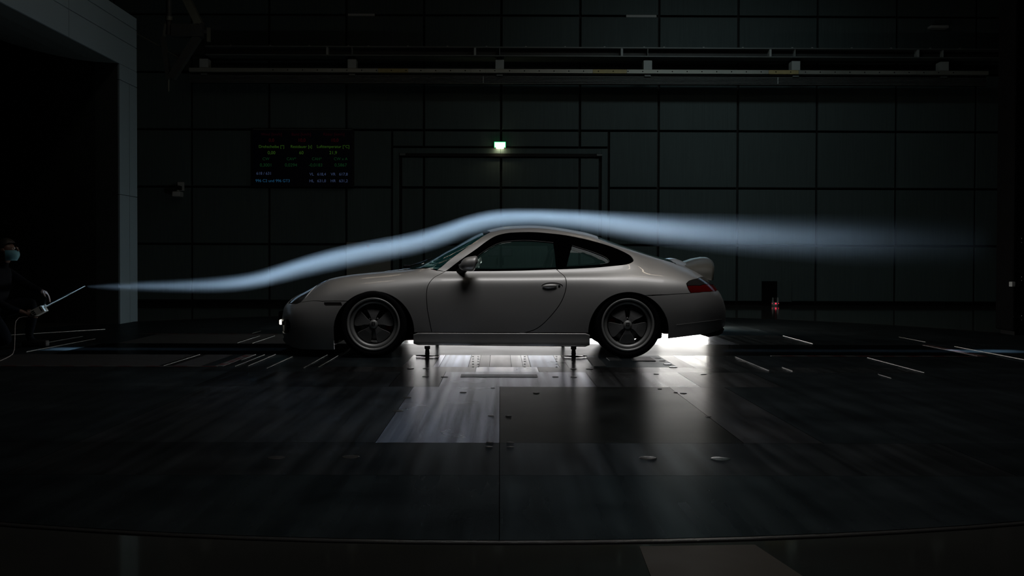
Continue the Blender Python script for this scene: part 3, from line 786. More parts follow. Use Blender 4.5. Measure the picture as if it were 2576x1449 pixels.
def inset(P, g):
    """shrink a polygon (KS space) by g; the centre line stays put"""
    A = sum(P[i][0]*P[(i+1) % len(P)][1]-P[(i+1) % len(P)][0]*P[i][1] for i in range(len(P)))
    if A < 0: P = P[::-1]
    out = []; n = len(P); cl = 9*KS
    for i in range(n):
        p0, p1, p2 = (np.array(P[i-1]), np.array(P[i]), np.array(P[(i+1) % n]))
        e1 = p1-p0; e2 = p2-p1; l1 = np.linalg.norm(e1); l2 = np.linalg.norm(e2)
        if l1 < 1e-7 or l2 < 1e-7: out.append(tuple(p1)); continue
        n1 = np.array([-e1[1], e1[0]])/l1; n2 = np.array([-e2[1], e2[0]])/l2
        m = n1+n2; L = np.linalg.norm(m)
        if L < .3: out.append(tuple(p1)); continue
        q = p1 + m/L*g*min(2.0, 2/L/1.0 if L > 0 else 1)*1.0 if False else p1 + m/L*g
        if p1[1] > cl-1e-4: q[1] = cl
        out.append(tuple(q))
    return out
car = thing('sports_car', 'silver two-door sports coupe with ducktail spoiler side-on on the turntable', 'car', (0, 0, 0))
def skin_mesh(name, outline, holes=(), gap=.0032, off=0.0, side=-1, both=False, grid=(.035, .035), lip=.014, smooth=True):
    P = [(x, s*KS) for x, s in outline]
    if gap: P = inset(dens(P, .03), gap)
    P = dens(P, .03)
    H = []
    for h in holes:
        Q = dens([(x, s*KS) for x, s in h], .02); H.append(Q)
    verts = []; edges = []
    def addloop(L):
        n0 = len(verts)
        for p_ in L: verts.append(Vector(p_))
        for i in range(len(L)): edges.append((n0+i, n0+(i+1) % len(L)))
    addloop(P)
    for h in H: addloop(h)
    xs = [p_[0] for p_ in P]; ys_ = [p_[1] for p_ in P]
    nx = int((max(xs)-min(xs))/grid[0])+1; ny = int((max(ys_)-min(ys_))/grid[1])+1
    x0_, y0_ = min(xs), min(ys_)
    bpts = np.array(P + [q for h in H for q in h])
    for i in range(1, nx+1):
        for j in range(1, ny+1):
            x_ = x0_+i*grid[0]; y_ = y0_+j*grid[1]
            if not inpoly(x_, y_, P) or any(inpoly(x_, y_, h) for h in H): continue
            if np.min((bpts[:, 0]-x_)**2+(bpts[:, 1]-y_)**2) < (.4*min(grid))**2: continue
            verts.append(Vector((x_, y_)))
    r = delaunay_2d_cdt(verts, edges, [], 0, 1e-6)
    V2, F2 = r[0], r[2]
    tri = []
    for f in F2:
        c0 = sum((V2[i].x for i in f))/3; c1 = sum((V2[i].y for i in f))/3
        if inpoly(c0, c1, P) and not any(inpoly(c0, c1, h) for h in H): tri.append(tuple(f))
    used = sorted(set(i for f in tri for i in f)); mp = {i: k for k, i in enumerate(used)}
    pts = []; nrm = []
    for i in used:
        x_, s_ = V2[i].x, min(9.0, V2[i].y/KS)
        p_ = np.array(surf(x_, s_)); e_ = 1e-3
        xa_, xb_ = max(XN+1e-4, x_-e_), min(XT-1e-4, x_+e_)
        du = np.array(surf(xb_, s_))-np.array(surf(xa_, s_))
        s1_, s0_ = min(9, s_+.01), max(0, s_-.01)
        dv = np.array(surf(x_, s1_))-np.array(surf(x_, s0_))
        n_ = np.cross(dv, du); L = np.linalg.norm(n_); n_ = n_/L if L > 1e-9 else np.array([0, 1, 0])
        if n_[1] < -1e-3 or (abs(n_[1]) <= 1e-3 and n_[2] < 0): n_ = -n_
        p_ = p_+n_*off
        if s_ >= 8.9999: p_[1] = 0; n_[1] = 0
        pts.append(p_); nrm.append(n_)
    T = [tuple(mp[i] for i in f) for f in tri]
    ec = {}
    for f in T:
        for k in range(3):
            a_, b_2 = f[k], f[(k+1) % 3]; ec.setdefault((min(a_, b_2), max(a_, b_2)), []).append((a_, b_2))
    bound = [v[0] for v in ec.values() if len(v) == 1]
    vs = []; fs = []; vn = []; wf = []
    for sd in ((-1, 1) if both else (side,)):
        n0 = len(vs)
        vs += [(p_[0], sd*p_[1], p_[2]) for p_ in pts]; vn += [(n_[0], sd*n_[1], n_[2]) for n_ in nrm]
        for f in T:
            a_, b_2, c_ = (Vector(vs[n0+i]) for i in f)
            if (b_2-a_).cross(c_-a_).dot(Vector(vn[n0+f[0]])) < 0: f = (f[0], f[2], f[1])
            fs.append(tuple(n0+i for i in f)); wf.append(True)
        if lip:
            for a_, b_2 in bound:
                if both and pts[a_][1] < 1e-5 and pts[b_2][1] < 1e-5: continue
                A_ = Vector(vs[n0+a_]); B_ = Vector(vs[n0+b_2]); na = Vector(vn[n0+a_]); nb_ = Vector(vn[n0+b_2])
                k = len(vs); vs += [tuple(A_), tuple(B_), tuple(B_-nb_*lip), tuple(A_-na*lip)]
                ln = ((B_-A_).cross(-na)); ln = ln.normalized() if ln.length > 1e-9 else na
                vn += [tuple(ln)]*4
                fs.append((k, k+1, k+2, k+3)); wf.append(False)
    me = bpy.data.meshes.new(name); me.from_pydata(vs, [], fs)
    for p_ in me.polygons: p_.use_smooth = True
    try: me.normals_split_custom_set_from_vertices([Vector(v).normalized() for v in vn])
    except Exception: pass
    me.update()
    return me
def skin(name, outline, m, parent=car, **kw):
    return hook(link(name, skin_mesh(name, outline, **kw), m), parent)
def pair(name, outline, m, parent=car, **kw):
    a = skin(name, outline, m, parent, side=-1, **kw); b = skin(name, outline, m, parent, side=1, **kw); return a, b

# ---- feature lines read off the photograph
AF = (-1.172, .245, .372); AR = (1.197, .245, .372)           # wheel arches: x, z, radius
def arc(A, a0, a1, n=26):
    return [(A[0]+A[2]*math.cos(math.radians(a0+(a1-a0)*k/n)), A[1]+A[2]*math.sin(math.radians(a0+(a1-a0)*k/n))) for k in range(n+1)]
def xz(pts): return [(x, inv(x, z)) for x, z in pts]
ZSK = .236                                                   # top of the side skirt
belt = PX((1121.5,682),(1180,682),(1240,681.5),(1320,680),(1398,676.5))
dlo_front = smooth_open(PX((1121.5,682),(1145,665),(1177,641.6),(1201.5,624.7),(1225.7,606.5),(1250,593),(1281,586)))
dlo_top = smooth_open(PX((1281,586),(1323,584.2),(1378,587),(1433,594),(1488,606),(1543.6,622.8),(1579.5,639.4),(1592,651.5),(1590.5,658.7),(1571,665.6),(1516,671),(1460,674.5),(1402,677)))
DLO = dlo_front[:-1] + dlo_top + belt[::-1][1:-1]
seamF = smooth_open(PX((1119,683),(1094,697),(1077.5,716.6),(1073,738.7),(1074.7,774.6),(1080,805),(1087,838)))
seamR = smooth_open(PX((1400,677),(1416.6,691.8),(1424.4,708.4),(1422,733),(1411,760.8),(1389,791),(1361.4,818.8),(1336.6,832.6),(1309,838)))
ws_edge = smooth_open(PX((1099,679.5),(1153,637),(1201.5,603),(1229.5,586)))
ws_edge = [(x, min(s, 8.4)) for x, s in ws_edge]
xws, sws = ws_edge[-1]
roof_s = sws                                                 # roof joint runs at this section position
rw0 = .955                                                   # roof rear edge
XH0, XH1 = -2.055, -.915                                     # bonnet front / rear
hood_s = 6.15
def hoodline(): return [(XH1, hood_s), (-1.2, hood_s), (-1.45, hood_s), (-1.62, hood_s+.02)]
# headlight
hl_low = PX((735,764),(745,764.5),(757,760.5),(765,751),(778,735.5),(796,719))
hl = hl_low + [(-1.66, 5.55), (-1.64, 5.95), (-1.70, 6.15), (-1.85, 6.15), (-1.97, 5.9), (-2.035, 5.4)]
bl = PX((757,760.5),(770,758.5),(810,758),(868,757.5))       # top edge of front bumper at the side
archF = arc(AF, 0, 180); archR = arc(AR, 0, 180)
a_bl = math.degrees(math.asin(max(-1, min(1, (surf(*bl[-1])[2]-AF[1])/AF[2]))))
a_bl = 180 - a_bl
# front bumper (both halves are one moulding)
lowF = [(XN, 0.02), (-2.15, 0.02), (-2.1, 0.02), (-2.0, 0.02), (-1.8, 0.02), (AF[0]-AF[2]-.0, 0.02)]
fb = lowF + xz(arc(AF, 180, a_bl, 8)) + bl[::-1][1:] + hl_low[::-1][3:] + [(-2.045, 5.4), (-2.05, 6.2), (-2.062, 7.2), (-2.07, 9), (-2.11, 9), (-2.15, 9), (XN, 9)]
def ell(cx_, cs_, rx_, rs_, n=20): return [(cx_+rx_*math.cos(2*PI*k/n), cs_+rs_*math.sin(2*PI*k/n)) for k in range(n)]
side_intake = [(-2.15, 1.5), (-2.08, 1.4), (-2.0, 1.5), (-1.972, 2.0), (-1.975, 2.4), (-2.0, 2.75), (-2.06, 2.95), (-2.15, 3.0)]
marker = PX((815,760.5),(858,760.5),(861,769),(819,769),(815,766))
skin('front_bumper', fb, PAINT, both=True, holes=[side_intake, marker], grid=(.03, .03))
pair('bumper_intake', side_intake, DEEP, off=-.02, gap=0, lip=0)
pair('side_marker_light', marker, SMOKELENS, off=-.004, gap=-.003)
a1, a2 = pair('headlight', hl, SMOKELENS, off=.002)
pair('headlight_trim', [hl_low[2], hl_low[3], hl_low[4], hl_low[5], (hl_low[5][0]+.012, hl_low[5][1]+.02), (hl_low[4][0]+.012, hl_low[4][1]-.02), (hl_low[3][0]+.012, hl_low[3][1]-.02)], CHROME, off=.004, gap=0, lip=.004)
# bonnet
hood = [(XH1, 9), (XH1-.02, 7.5), (XH1-.01, 6.6)] + hoodline() + [(-1.66, 6.2), (-1.85, 6.2), (-1.97, 5.95), (-2.04, 5.6), (-2.05, 6.2), (-2.062, 7.2), (-2.07, 9)]
skin('bonnet', hood, PAINT, both=True)
# wing
fend = xz(arc(AF, 8, a_bl, 30))
fend = [(AF[0]+AF[2]-.0, inv(AF[0]+AF[2], ZSK))] + xz(arc(AF, 4, a_bl, 30)) + bl[::-1][1:] + hl_low[3:] + [(-1.66, 5.55), (-1.64, 5.95), (-1.66, 6.15)] + hoodline()[::-1] + [(XH1+.05, 6.15), (-.80, 5.9)] + PX((1099, 680.5)) + seamF + [(seamF[-1][0], inv(seamF[-1][0], ZSK))]
pair('wing', fend, PAINT)
# door skin
zs_ = lambda x: inv(x, ZSK)
door_o = seamF[::-1][1:] if False else None
dbot = [(x, zs_(x)) for x in np.linspace(seamR[-1][0], seamF[-1][0], 12)]
door = seamF[::-1] + belt + seamR + dbot
door = [p_ for p_ in door]
hc = onbody(1389, 720.5)
hplate = [onbody(1389+27*math.cos(t), 720+9.5*math.sin(t)) for t in np.linspace(0, 2*PI, 25)[:-1]]
dN = skin('door', door, PAINT, side=-1, holes=[hplate]); dF = skin('door', door, PAINT, side=1, holes=[hplate])
for dd, sd in ((dN, -1), (dF, 1)):
    hook(link('handle_cup', skin_mesh('handle_cup', hplate, off=-.006, gap=.0015, side=sd, lip=.01, grid=(.02, .02)), PAINT), dd)
    mb = MB(); cx_, cy_, cz_ = surf(*onbody(1383, 720)); n = 14; ring = []
    for i in range(n+1):
        t = -1+2*i/n; ww = math.sqrt(max(0, 1-t*t))
        for k in range(12):
            a_ = 2*PI*k/12
            ring.append((cx_+t*.072, sd*(cy_+.006+ (.016*ww*math.cos(a_))), cz_+.021*ww*math.sin(a_)+.004*t))
    mb.add(ring, [(i*12+k, i*12+(k+1) % 12, (i+1)*12+(k+1) % 12, (i+1)*12+k) for i in range(n) for k in range(12)], True)
    mb.obj('door_handle', PAINT, dd)
    cx_, cy_, cz_ = surf(*onbody(1407, 719.5))
    MB().lathe([(.0005, sd*.004), (.010, sd*.004), (.011, 0)], (cx_, sd*(cy_-.003), cz_), 'Y', 16).obj('lock_barrel', BLACK, dd)
def seam_block(pts, wd=.02, name='door_seam_block'):  # added black strips: stop light leaking through and darken the seams
    P = [np.array((x, s_*KS)) for x, s_ in pts]; L1 = []; L2 = []
    for i in range(len(P)):
        d_ = P[min(i+1, len(P)-1)]-P[max(i-1, 0)]; l_ = np.linalg.norm(d_)+1e-9; n_ = np.array([-d_[1], d_[0]])/l_*wd
        L1.append(P[i]+n_); L2.append(P[i]-n_)
    pair(name, [(p_[0], p_[1]/KS) for p_ in L1+L2[::-1]], DEEP, gap=0, off=-.013, lip=0, grid=(.05, .05))
seam_block(seamF); seam_block(seamR); seam_block(bl, name='panel_seam_block')
seam_block([(x, zs_(x)) for x in np.linspace(-.78, .8, 12)], name='sill_seam_block')
# body side: A-pillar, roof rail, rear pillar and rear quarter in one pressing
tail_lamp = smooth_open(PX((1727,712),(1738,705.5),(1760,700),(1777,697)), 4) 
tl_top = PX((1727,713),(1733,707),(1755,701),(1775,697.5))
bump_line = PX((1640,743.5),(1680,741.2),(1726,738.5),(1738,737.6))
tl_low = PX((1738,737),(1760,735.8),(1785,734),(1800,733))
tl_front = PX((1727,713),(1729,721),(1733,730),(1738,737))
seam_block(bump_line, name='panel_seam_block')
aRb = math.degrees(math.asin((surf(*bump_line[0])[2]-AR[1])/AR[2]))
sill_r = [(AR[0]-AR[2], zs_(AR[0]-AR[2]))]
deck_s = 6.7
XD = 1.70
xtl = 2.085
bs = ([(seamR[-1][0], zs_(seamR[-1][0]))] + [(.6, zs_(.6))] + sill_r + xz(arc(AR, 178, aRb, 30)) + bump_line[1:] + tl_front[::-1][1:] + tl_top[1:]
      + [(2.0, 6.2), (1.97, deck_s), (1.85, deck_s), (XD, deck_s), (XD-.02, 6.9), (1.5, 7.05), (1.25, 7.25), (1.05, sws-.15), (rw0, sws), (.6, roof_s), (.2, roof_s), (xws+.03, sws)]
      + ws_edge[::-1] + PX((1118, 683)) + dlo_front + dlo_top[1:] + seamR[1:])
pair('body_side', bs, PAINT)
# roof
skin('roof', [(xws+.03, roof_s), (.2, roof_s), (.6, roof_s), (rw0, roof_s), (rw0+.005, 8.2), (rw0+.01, 9), (-.135, 9), (-.14, 8.4), (xws-.0, roof_s+.1)], PAINT, both=True, gap=.001)
# glass
wsg = ws_edge + [(xws+.01, roof_s+.1), (-.145, 8.4), (-.14, 9), (-.5, 9), (-.89, 9), (-.875, 7.5), (-.84, 6.4)]
skin('windshield', wsg, WSGLASS, both=True, gap=.004, off=-.003, lip=0)
skin('windshield_seal', [(xws-.02, sws-.02), (xws+.012, roof_s+.12), (-.142, 8.4), (-.137, 9), (-.175, 9), (-.18, 8.4), (xws-.055, roof_s+.05)], BLACK, both=True, gap=0, off=.003, lip=.006)
rwg = [(rw0+.012, 9), (rw0+.008, 8.2), (rw0+.006, sws+.02), (1.05, sws-.12), (1.25, 7.28), (1.5, 7.08), (XD-.03, 6.95), (XD-.03, 8), (XD-.03, 9)]
skin('rear_window', rwg, GLASS, both=True, gap=.003, off=-.002, lip=0)
# cowl with wipers
skin('cowl', [(-.91, 9), (-.905, 7.5), (-.90, 6.6), (-.83, 6.0), (-.62, 5.55)] + [(-.62, 5.62), (-.83, 6.35), (-.87, 7.5), (-.885, 9)], BLACK, both=True, gap=0, off=-.006, lip=0)
# window frames and side glass
g1 = smooth_open(PX((1170,675.5),(1199,646),(1233,622),(1266.8,608.5),(1310,605),(1346.5,606),(1392,610.5)), 4) + PX((1396,640),(1399,672)) 
g1 = g1 + PX((1330,674.5),(1240,676))
g2 = smooth_open(PX((1439.5,617.5),(1474.5,628.3),(1500,637),(1522.8,647),(1531.5,655),(1529,661),(1510,664.5),(1470,667.5),(1425,670)), 4) + PX((1432,643))
for sd, nm in ((-1, 'n'), (1, 'f')):
    skin('window_frame', DLO, FRAME, side=sd, holes=[g1, g2], gap=.002, off=-.006, lip=.01, grid=(.05, .05))
pair('door_window', g1, GLASS, gap=-.004, off=-.009, lip=0, grid=(.06, .06))
pair('quarter_window', g2, GLASS, gap=-.004, off=-.009, lip=0, grid=(.06, .06))
for sd in (-1, 1):
    for g_, k0, k1, nm in ((g1, 2, 25, 'window_trim'), (g2, 0, 25, 'window_trim')):
        pts = []
        for x_, s_ in g_[k0:k1]:
            p_ = surf(x_, s_); pts.append((p_[0], sd*(p_[1]-.004), p_[2]))
        hook(MB().tube(pts, .0022, 6).obj(nm, mat('trim_grey', (.10, .105, .105), .3, .5, var=.1)), car)
# rear bumper
rb = ([(AR[0]+AR[2], 0.02), (1.8, 0.02), (2.0, 0.02), (2.15, .02), (2.2, .02), (XT, .02), (XT, 9), (2.2, 9), (2.165, 9), (2.155, 7.5), (2.135, 6)] 
      + tl_low[::-1] + bump_line[::-1] + xz(arc(AR, aRb, 0, 24)))
skin('rear_bumper', rb, PAINT, both=True, grid=(.03, .03))
crease = PX((1702,818),(1760,811),(1815,804))
skin('bumper_crease', [crease[0], crease[1], crease[2], (crease[2][0], crease[2][1]+.04), (crease[1][0], crease[1][1]+.04), (crease[0][0], crease[0][1]+.03)], PAINT, both=True, off=.003, gap=0, lip=.004)
# tail lamps: clear smoked top, red below
tlo = tl_front + tl_low[1:] + [(2.135, 6.0), (2.12, 6.6), (2.04, 6.65), (2.0, 6.2)] + tl_top[::-1][:-1]
mid = PX((1729.5,719),(1760,718.5),(1790,717),(1806,716))
tred = [mid[0]] + tl_front[1:] + tl_low[1:] + [(2.13, 6.0), (2.115, 6.4), (2.10, 6.0)] + mid[::-1][:-1]
tcl = [mid[0], mid[1], mid[2], mid[3], (2.095, 6.1), (2.04, 6.6), (2.0, 6.2)] + tl_top[::-1]
for sd in (-1, 1):
    tl = skin('tail_lamp', tcl, SMOKELENS, side=sd, off=.001)
    hook(link('red_lens', skin_mesh('red_lens', tred, side=sd, off=.001), REDLENS), tl)
# engine lid
skin('engine_lid', [(XD, 9), (XD, deck_s), (1.85, deck_s), (1.97, deck_s), (2.03, 6.7), (2.115, 6.7), (2.14, 7.5), (2.15, 9)], PAINT, both=True)
hump = MB(); vs = []; nx_, ny_ = 10, 11
for i in range(nx_+1):
    t = i/nx_; x_ = 1.685+.20*t
    for j in range(ny_+1):
        v_ = -1+2*j/ny_; yy = .42*v_
        base = surf(x_, 9-abs(v_)*1.9)[2]
        h_ = .034*math.sin(PI*min(1, t*1.6+.12) if t < .5 else PI*(1-(1-t)*.99))**.5 if False else .026*(1-abs(2*t-1)**3)*(1-abs(v_)**6)
        vs.append((x_, yy, base+h_))
hump.add(vs, [(i*(ny_+1)+j, (i+1)*(ny_+1)+j, (i+1)*(ny_+1)+j+1, i*(ny_+1)+j+1) for i in range(nx_) for j in range(ny_)], True)
hump.obj('engine_grille', PAINT, car)
# ducktail: lofted across the width
def ducktail():
    prof = [(1717.5,667),(1737,656.5),(1759,649.2),(1778,646.2),(1792,646.8),(1798,650),(1797,655.5),(1793,668),(1789,683),(1784,698)]
    pr = [(at(a, b, -.28).x, at(a, b, -.28).z) for a, b in prof]
    base = [(x, z) for x, z in pr]
    W = [-1, -.985, -.95, -.88, -.78, -.62, -.42, -.2, 0, .2, .42, .62, .78, .88, .95, .985, 1]; vs = []; n = len(pr)
    x0_, z0_ = pr[0]; x1_, z1_ = pr[-1]
    for w_ in W:
        a_ = abs(w_); k = (1-.62*a_**2.1)*max(.03, 1-a_**12)
        for i, (x_, z_) in enumerate(pr):
            t = min(1, max(0, (x_-x0_)/(x1_-x0_))); zb_ = z0_+(z1_-z0_)*t-.025
            dz = (z_-zb_)*k
            flare = .51+.05*max(0, min(1, (dz-.02)/.12)) 
            xx = x_ - .10*a_**3*(1-.5*t) - .012*t
            vs.append((xx, w_*flare, zb_+dz))
    mb = MB(); m_ = len(W)
    mb.add(vs, [(i*n+j, i*n+j+1, (i+1)*n+j+1, (i+1)*n+j) for i in range(m_-1) for j in range(n-1)], True)
    mb.add([vs[i*n] for i in range(m_)]+[vs[i*n+n-1] for i in range(m_)], [(i, i+1, m_+i+1, m_+i) for i in range(m_-1)])
    mb.add([vs[j] for j in range(n)], [tuple(range(n))]); mb.add([vs[(m_-1)*n+j] for j in range(n)], [tuple(reversed(range(n)))])
    return mb
ducktail().obj('ducktail_spoiler', PRIMER, car)
# side skirts
sk0, sk1 = AF[0]+AF[2]-.005, AR[0]-AR[2]+.012
for sd in (-1, 1):
    mb = MB(); N = 40; vs = []; n = 9
    for i in range(N+1):
        t = i/N; x_ = sk0+(sk1-sk0)*t
        zb_ = .118-.012*t; e_ = min(1, (1-abs(2*t-1))*20)**.5
        wv_ = surf(x_, inv(x_, ZSK))[1]
        prof = [(wv_-.012, ZSK-.003), (wv_+.002, ZSK-.004), (wv_+.005, ZSK-.009), (wv_+.003, ZSK-.018), (wv_-.003, .185), (wv_-.002, .155), (wv_-.003, zb_+.018), (wv_-.014, zb_), (wv_-.09, zb_)]
        for yy, zz in prof: vs.append((x_, sd*yy, .17+(zz-.17)*(.75+.25*e_)))
    mb.add(vs, [(i*n+j, (i+1)*n+j, (i+1)*n+j+1, i*n+j+1) for i in range(N) for j in range(n-1)], True)
    mb.add([vs[j] for j in range(n)], [tuple(range(n))]); mb.add([vs[N*n+j] for j in range(n)], [tuple(reversed(range(n)))])
    mb.obj('side_skirt', PAINT, car)
# underbody, wheel tubs
B('underbody', -.80, .84, -.74, .74, .135, .19, DEEP, car, .01)
B('underbody', -2.0, -1.54, -.62, .62, .11, .2, DEEP, car, .02)
B('underbody', -1.56, -.79, -.55, .55, .14, .26, DEEP, car, .02)
B('underbody', .82, 1.56, -.55, .55, .16, .28, DEEP, car, .02)
B('underbody', 1.54, 2.06, -.66, .66, .215, .30, DEEP, car, .02)
for A in (AF, AR):
    for sd in (-1, 1):
        mb = MB(); vs = []; N = 24; ys_ = [.835, .55]
        for k in range(N+1):
            a_ = math.radians(-2+184*k/N); r_ = A[2]+.006
            for yy in ys_: vs.append((A[0]+r_*math.cos(a_), sd*yy, A[1]+r_*math.sin(a_)))
        mb.add(vs, [(k*2, k*2+1, k*2+3, k*2+2) for k in range(N)], True)
        mb.add([vs[k*2+1] for k in range(N+1)], [tuple(range(N+1))])
        mb.obj('wheel_tub', DEEP, car)
# exhaust tip and rear valance
for sd in (-1, 1):
    a_, b_2 = at(1765, 843, -.45), at(1817, 827, -.45)
    mb = MB(); mb.prism([(a_.x, a_.z+.0), (a_.x+.13, a_.z+.045), (b_2.x-.02, b_2.z+.02), (b_2.x, b_2.z+.005), (b_2.x-.02, b_2.z-.04), (b_2.x-.06, a_.z+.003), (a_.x+.05, a_.z-.012)], sd*.38, sd*.54)
    mb.obj('exhaust_tip', BLACK, car)
B('front_splitter', -2.04, -1.60, -.60, .60, .08, .10, BLACK, car, .01)
# number-plate holder and lit lamp at the nose
q = at(705.5, 795, -.26)
B('plate_holder', q.x-.02, q.x+.03, -.26, .26, q.z-.045, q.z+.045, FRAME, car, .006)
q = at(706.5, 809.5, -.55); q2 = at(706.5, 809.5, -.30)
# fog lamp
fl = at(708.5, 810, -.40)
fo = MB().box(fl.x-.024, fl.x+.024, -.40, -.32, fl.z-.026, fl.z+.022, .007).obj('nose_lamp', emis('lamp_white', (1.0, .93, .80), 2.2), car)
MB().box(fl.x+.0, fl.x+.16, -.405, -.30, fl.z-.03, fl.z+.03, .006).obj('lamp_housing', BLACK, car)
# wipers
MB().tube([(-.93, -.30, .842), (-.86, -.28, .862), (-.80, -.1, .885), (-.72, .35, .93)], .008, 6).obj('wiper', BLACK, car)
MB().tube([(-.93, .25, .852), (-.86, .3, .872), (-.82, .55, .88)], .008, 6).obj('wiper', BLACK, car)
MB().box(-.95, -.88, -.34, -.26, .83, .862, .008).obj('wiper_pivot', BLACK, car)
# mirrors
for sd in (-1, 1):
    mc = at(1178, 662, -.92); mb = MB(); vs = []; N, M_ = 16, 20
    for i in range(N+1):
        t = -1+2*i/N          # along x
        prof_ = (1-abs(t)**2.6)**.5 if t < 0 else (1-abs(t)**7)**.5
        sw = .74+.26*(t+1)/2
        for k in range(M_):
            a_ = 2*PI*k/M_; ca, sa = math.cos(a_), math.sin(a_)
            vs.append((mc.x+t*.083+.012*sa, sd*(.90+.085*prof_*sw*ca), mc.z+.076*prof_*sw*sa-.006*(1-t)))
    mb.add(vs, [(i*M_+k, i*M_+(k+1) % M_, (i+1)*M_+(k+1) % M_, (i+1)*M_+k) for i in range(N) for k in range(M_)], True)
    mirror = mb.obj('door_mirror', PAINT, car)
    MB().lathe([(.0005, 0), (.062, 0), (.066, .004)], (0, 0, 0), 'Y', 24).obj('tmp', BLACK) if False else None
    mb = MB(); mb.add([(mc.x+.08, sd*(.90+.07*math.cos(2*PI*k/20)), mc.z+.062*math.sin(2*PI*k/20)) for k in range(20)], [tuple(range(20))]); mb.obj('mirror_glass', mat('mirror_glass', (.5,.55,.55), .03, 1.0, var=.05), mirror)
    MB().tube([(mc.x-.09, sd*.715, mc.z-.085), (mc.x-.05, sd*.78, mc.z-.07), (mc.x-.01, sd*.86, mc.z-.04)], [.035, .03, .028], 12).obj('mirror_stalk', BLACK, mirror)
# interior
B('dashboard', -.72, -.42, -.62, .62, .55, .80, BLACK, car, .05)
B('cabin_floor', -.75, 1.25, -.66, .66, .19, .24, DEEP, car)
B('parcel_shelf', .95, 1.55, -.62, .62, .62, .76, DEEP, car, .04)
MB().tube([(-.40+.06*math.sin(2*PI*k/24), -.36+.17*math.cos(2*PI*k/24), .74+.165*math.sin(2*PI*k/24)) for k in range(25)], .014, 8, cap=False).obj('steering_wheel', BLACK, car)
for yy in (-.36, .36):
    mb = MB()
    mb.prism([(-.05, .26), (.42, .26), (.44, .42), (.02, .46), (-.06, .40)], yy-.23, yy+.23)
    st = mb.obj('seat', LEATHER, car)
    bk = [(.38, .36), (.58, .40), (.66, .80), (.665, .98), (.63, 1.055), (.55, 1.06), (.50, 1.0), (.455, .84), (.38, .50)]
    mb = MB(); n = len(bk); Wd = [(-.25, .6), (-.235, .9), (-.16, 1.0), (0, .97), (.16, 1.0), (.235, .9), (.25, .6)]; vs = []
    for wy, sc_k in Wd:
        for x_, z_ in bk:
            nar = 1 - .45*max(0, (z_-.85)/.2); cx_m, cz_m = .53, .70
            vs.append((cx_m+(x_-cx_m)*sc_k, yy+wy*nar, cz_m+(z_-cz_m)*(.9+.1*sc_k)))
    mb.add(vs, [(i*n+j, i*n+(j+1) % n, (i+1)*n+(j+1) % n, (i+1)*n+j) for i in range(len(Wd)-1) for j in range(n)], True)
    mb.add(vs[:n], [tuple(range(n))]); mb.add(vs[-n:], [tuple(range(n))])
    mb.obj('backrest', LEATHER, st)
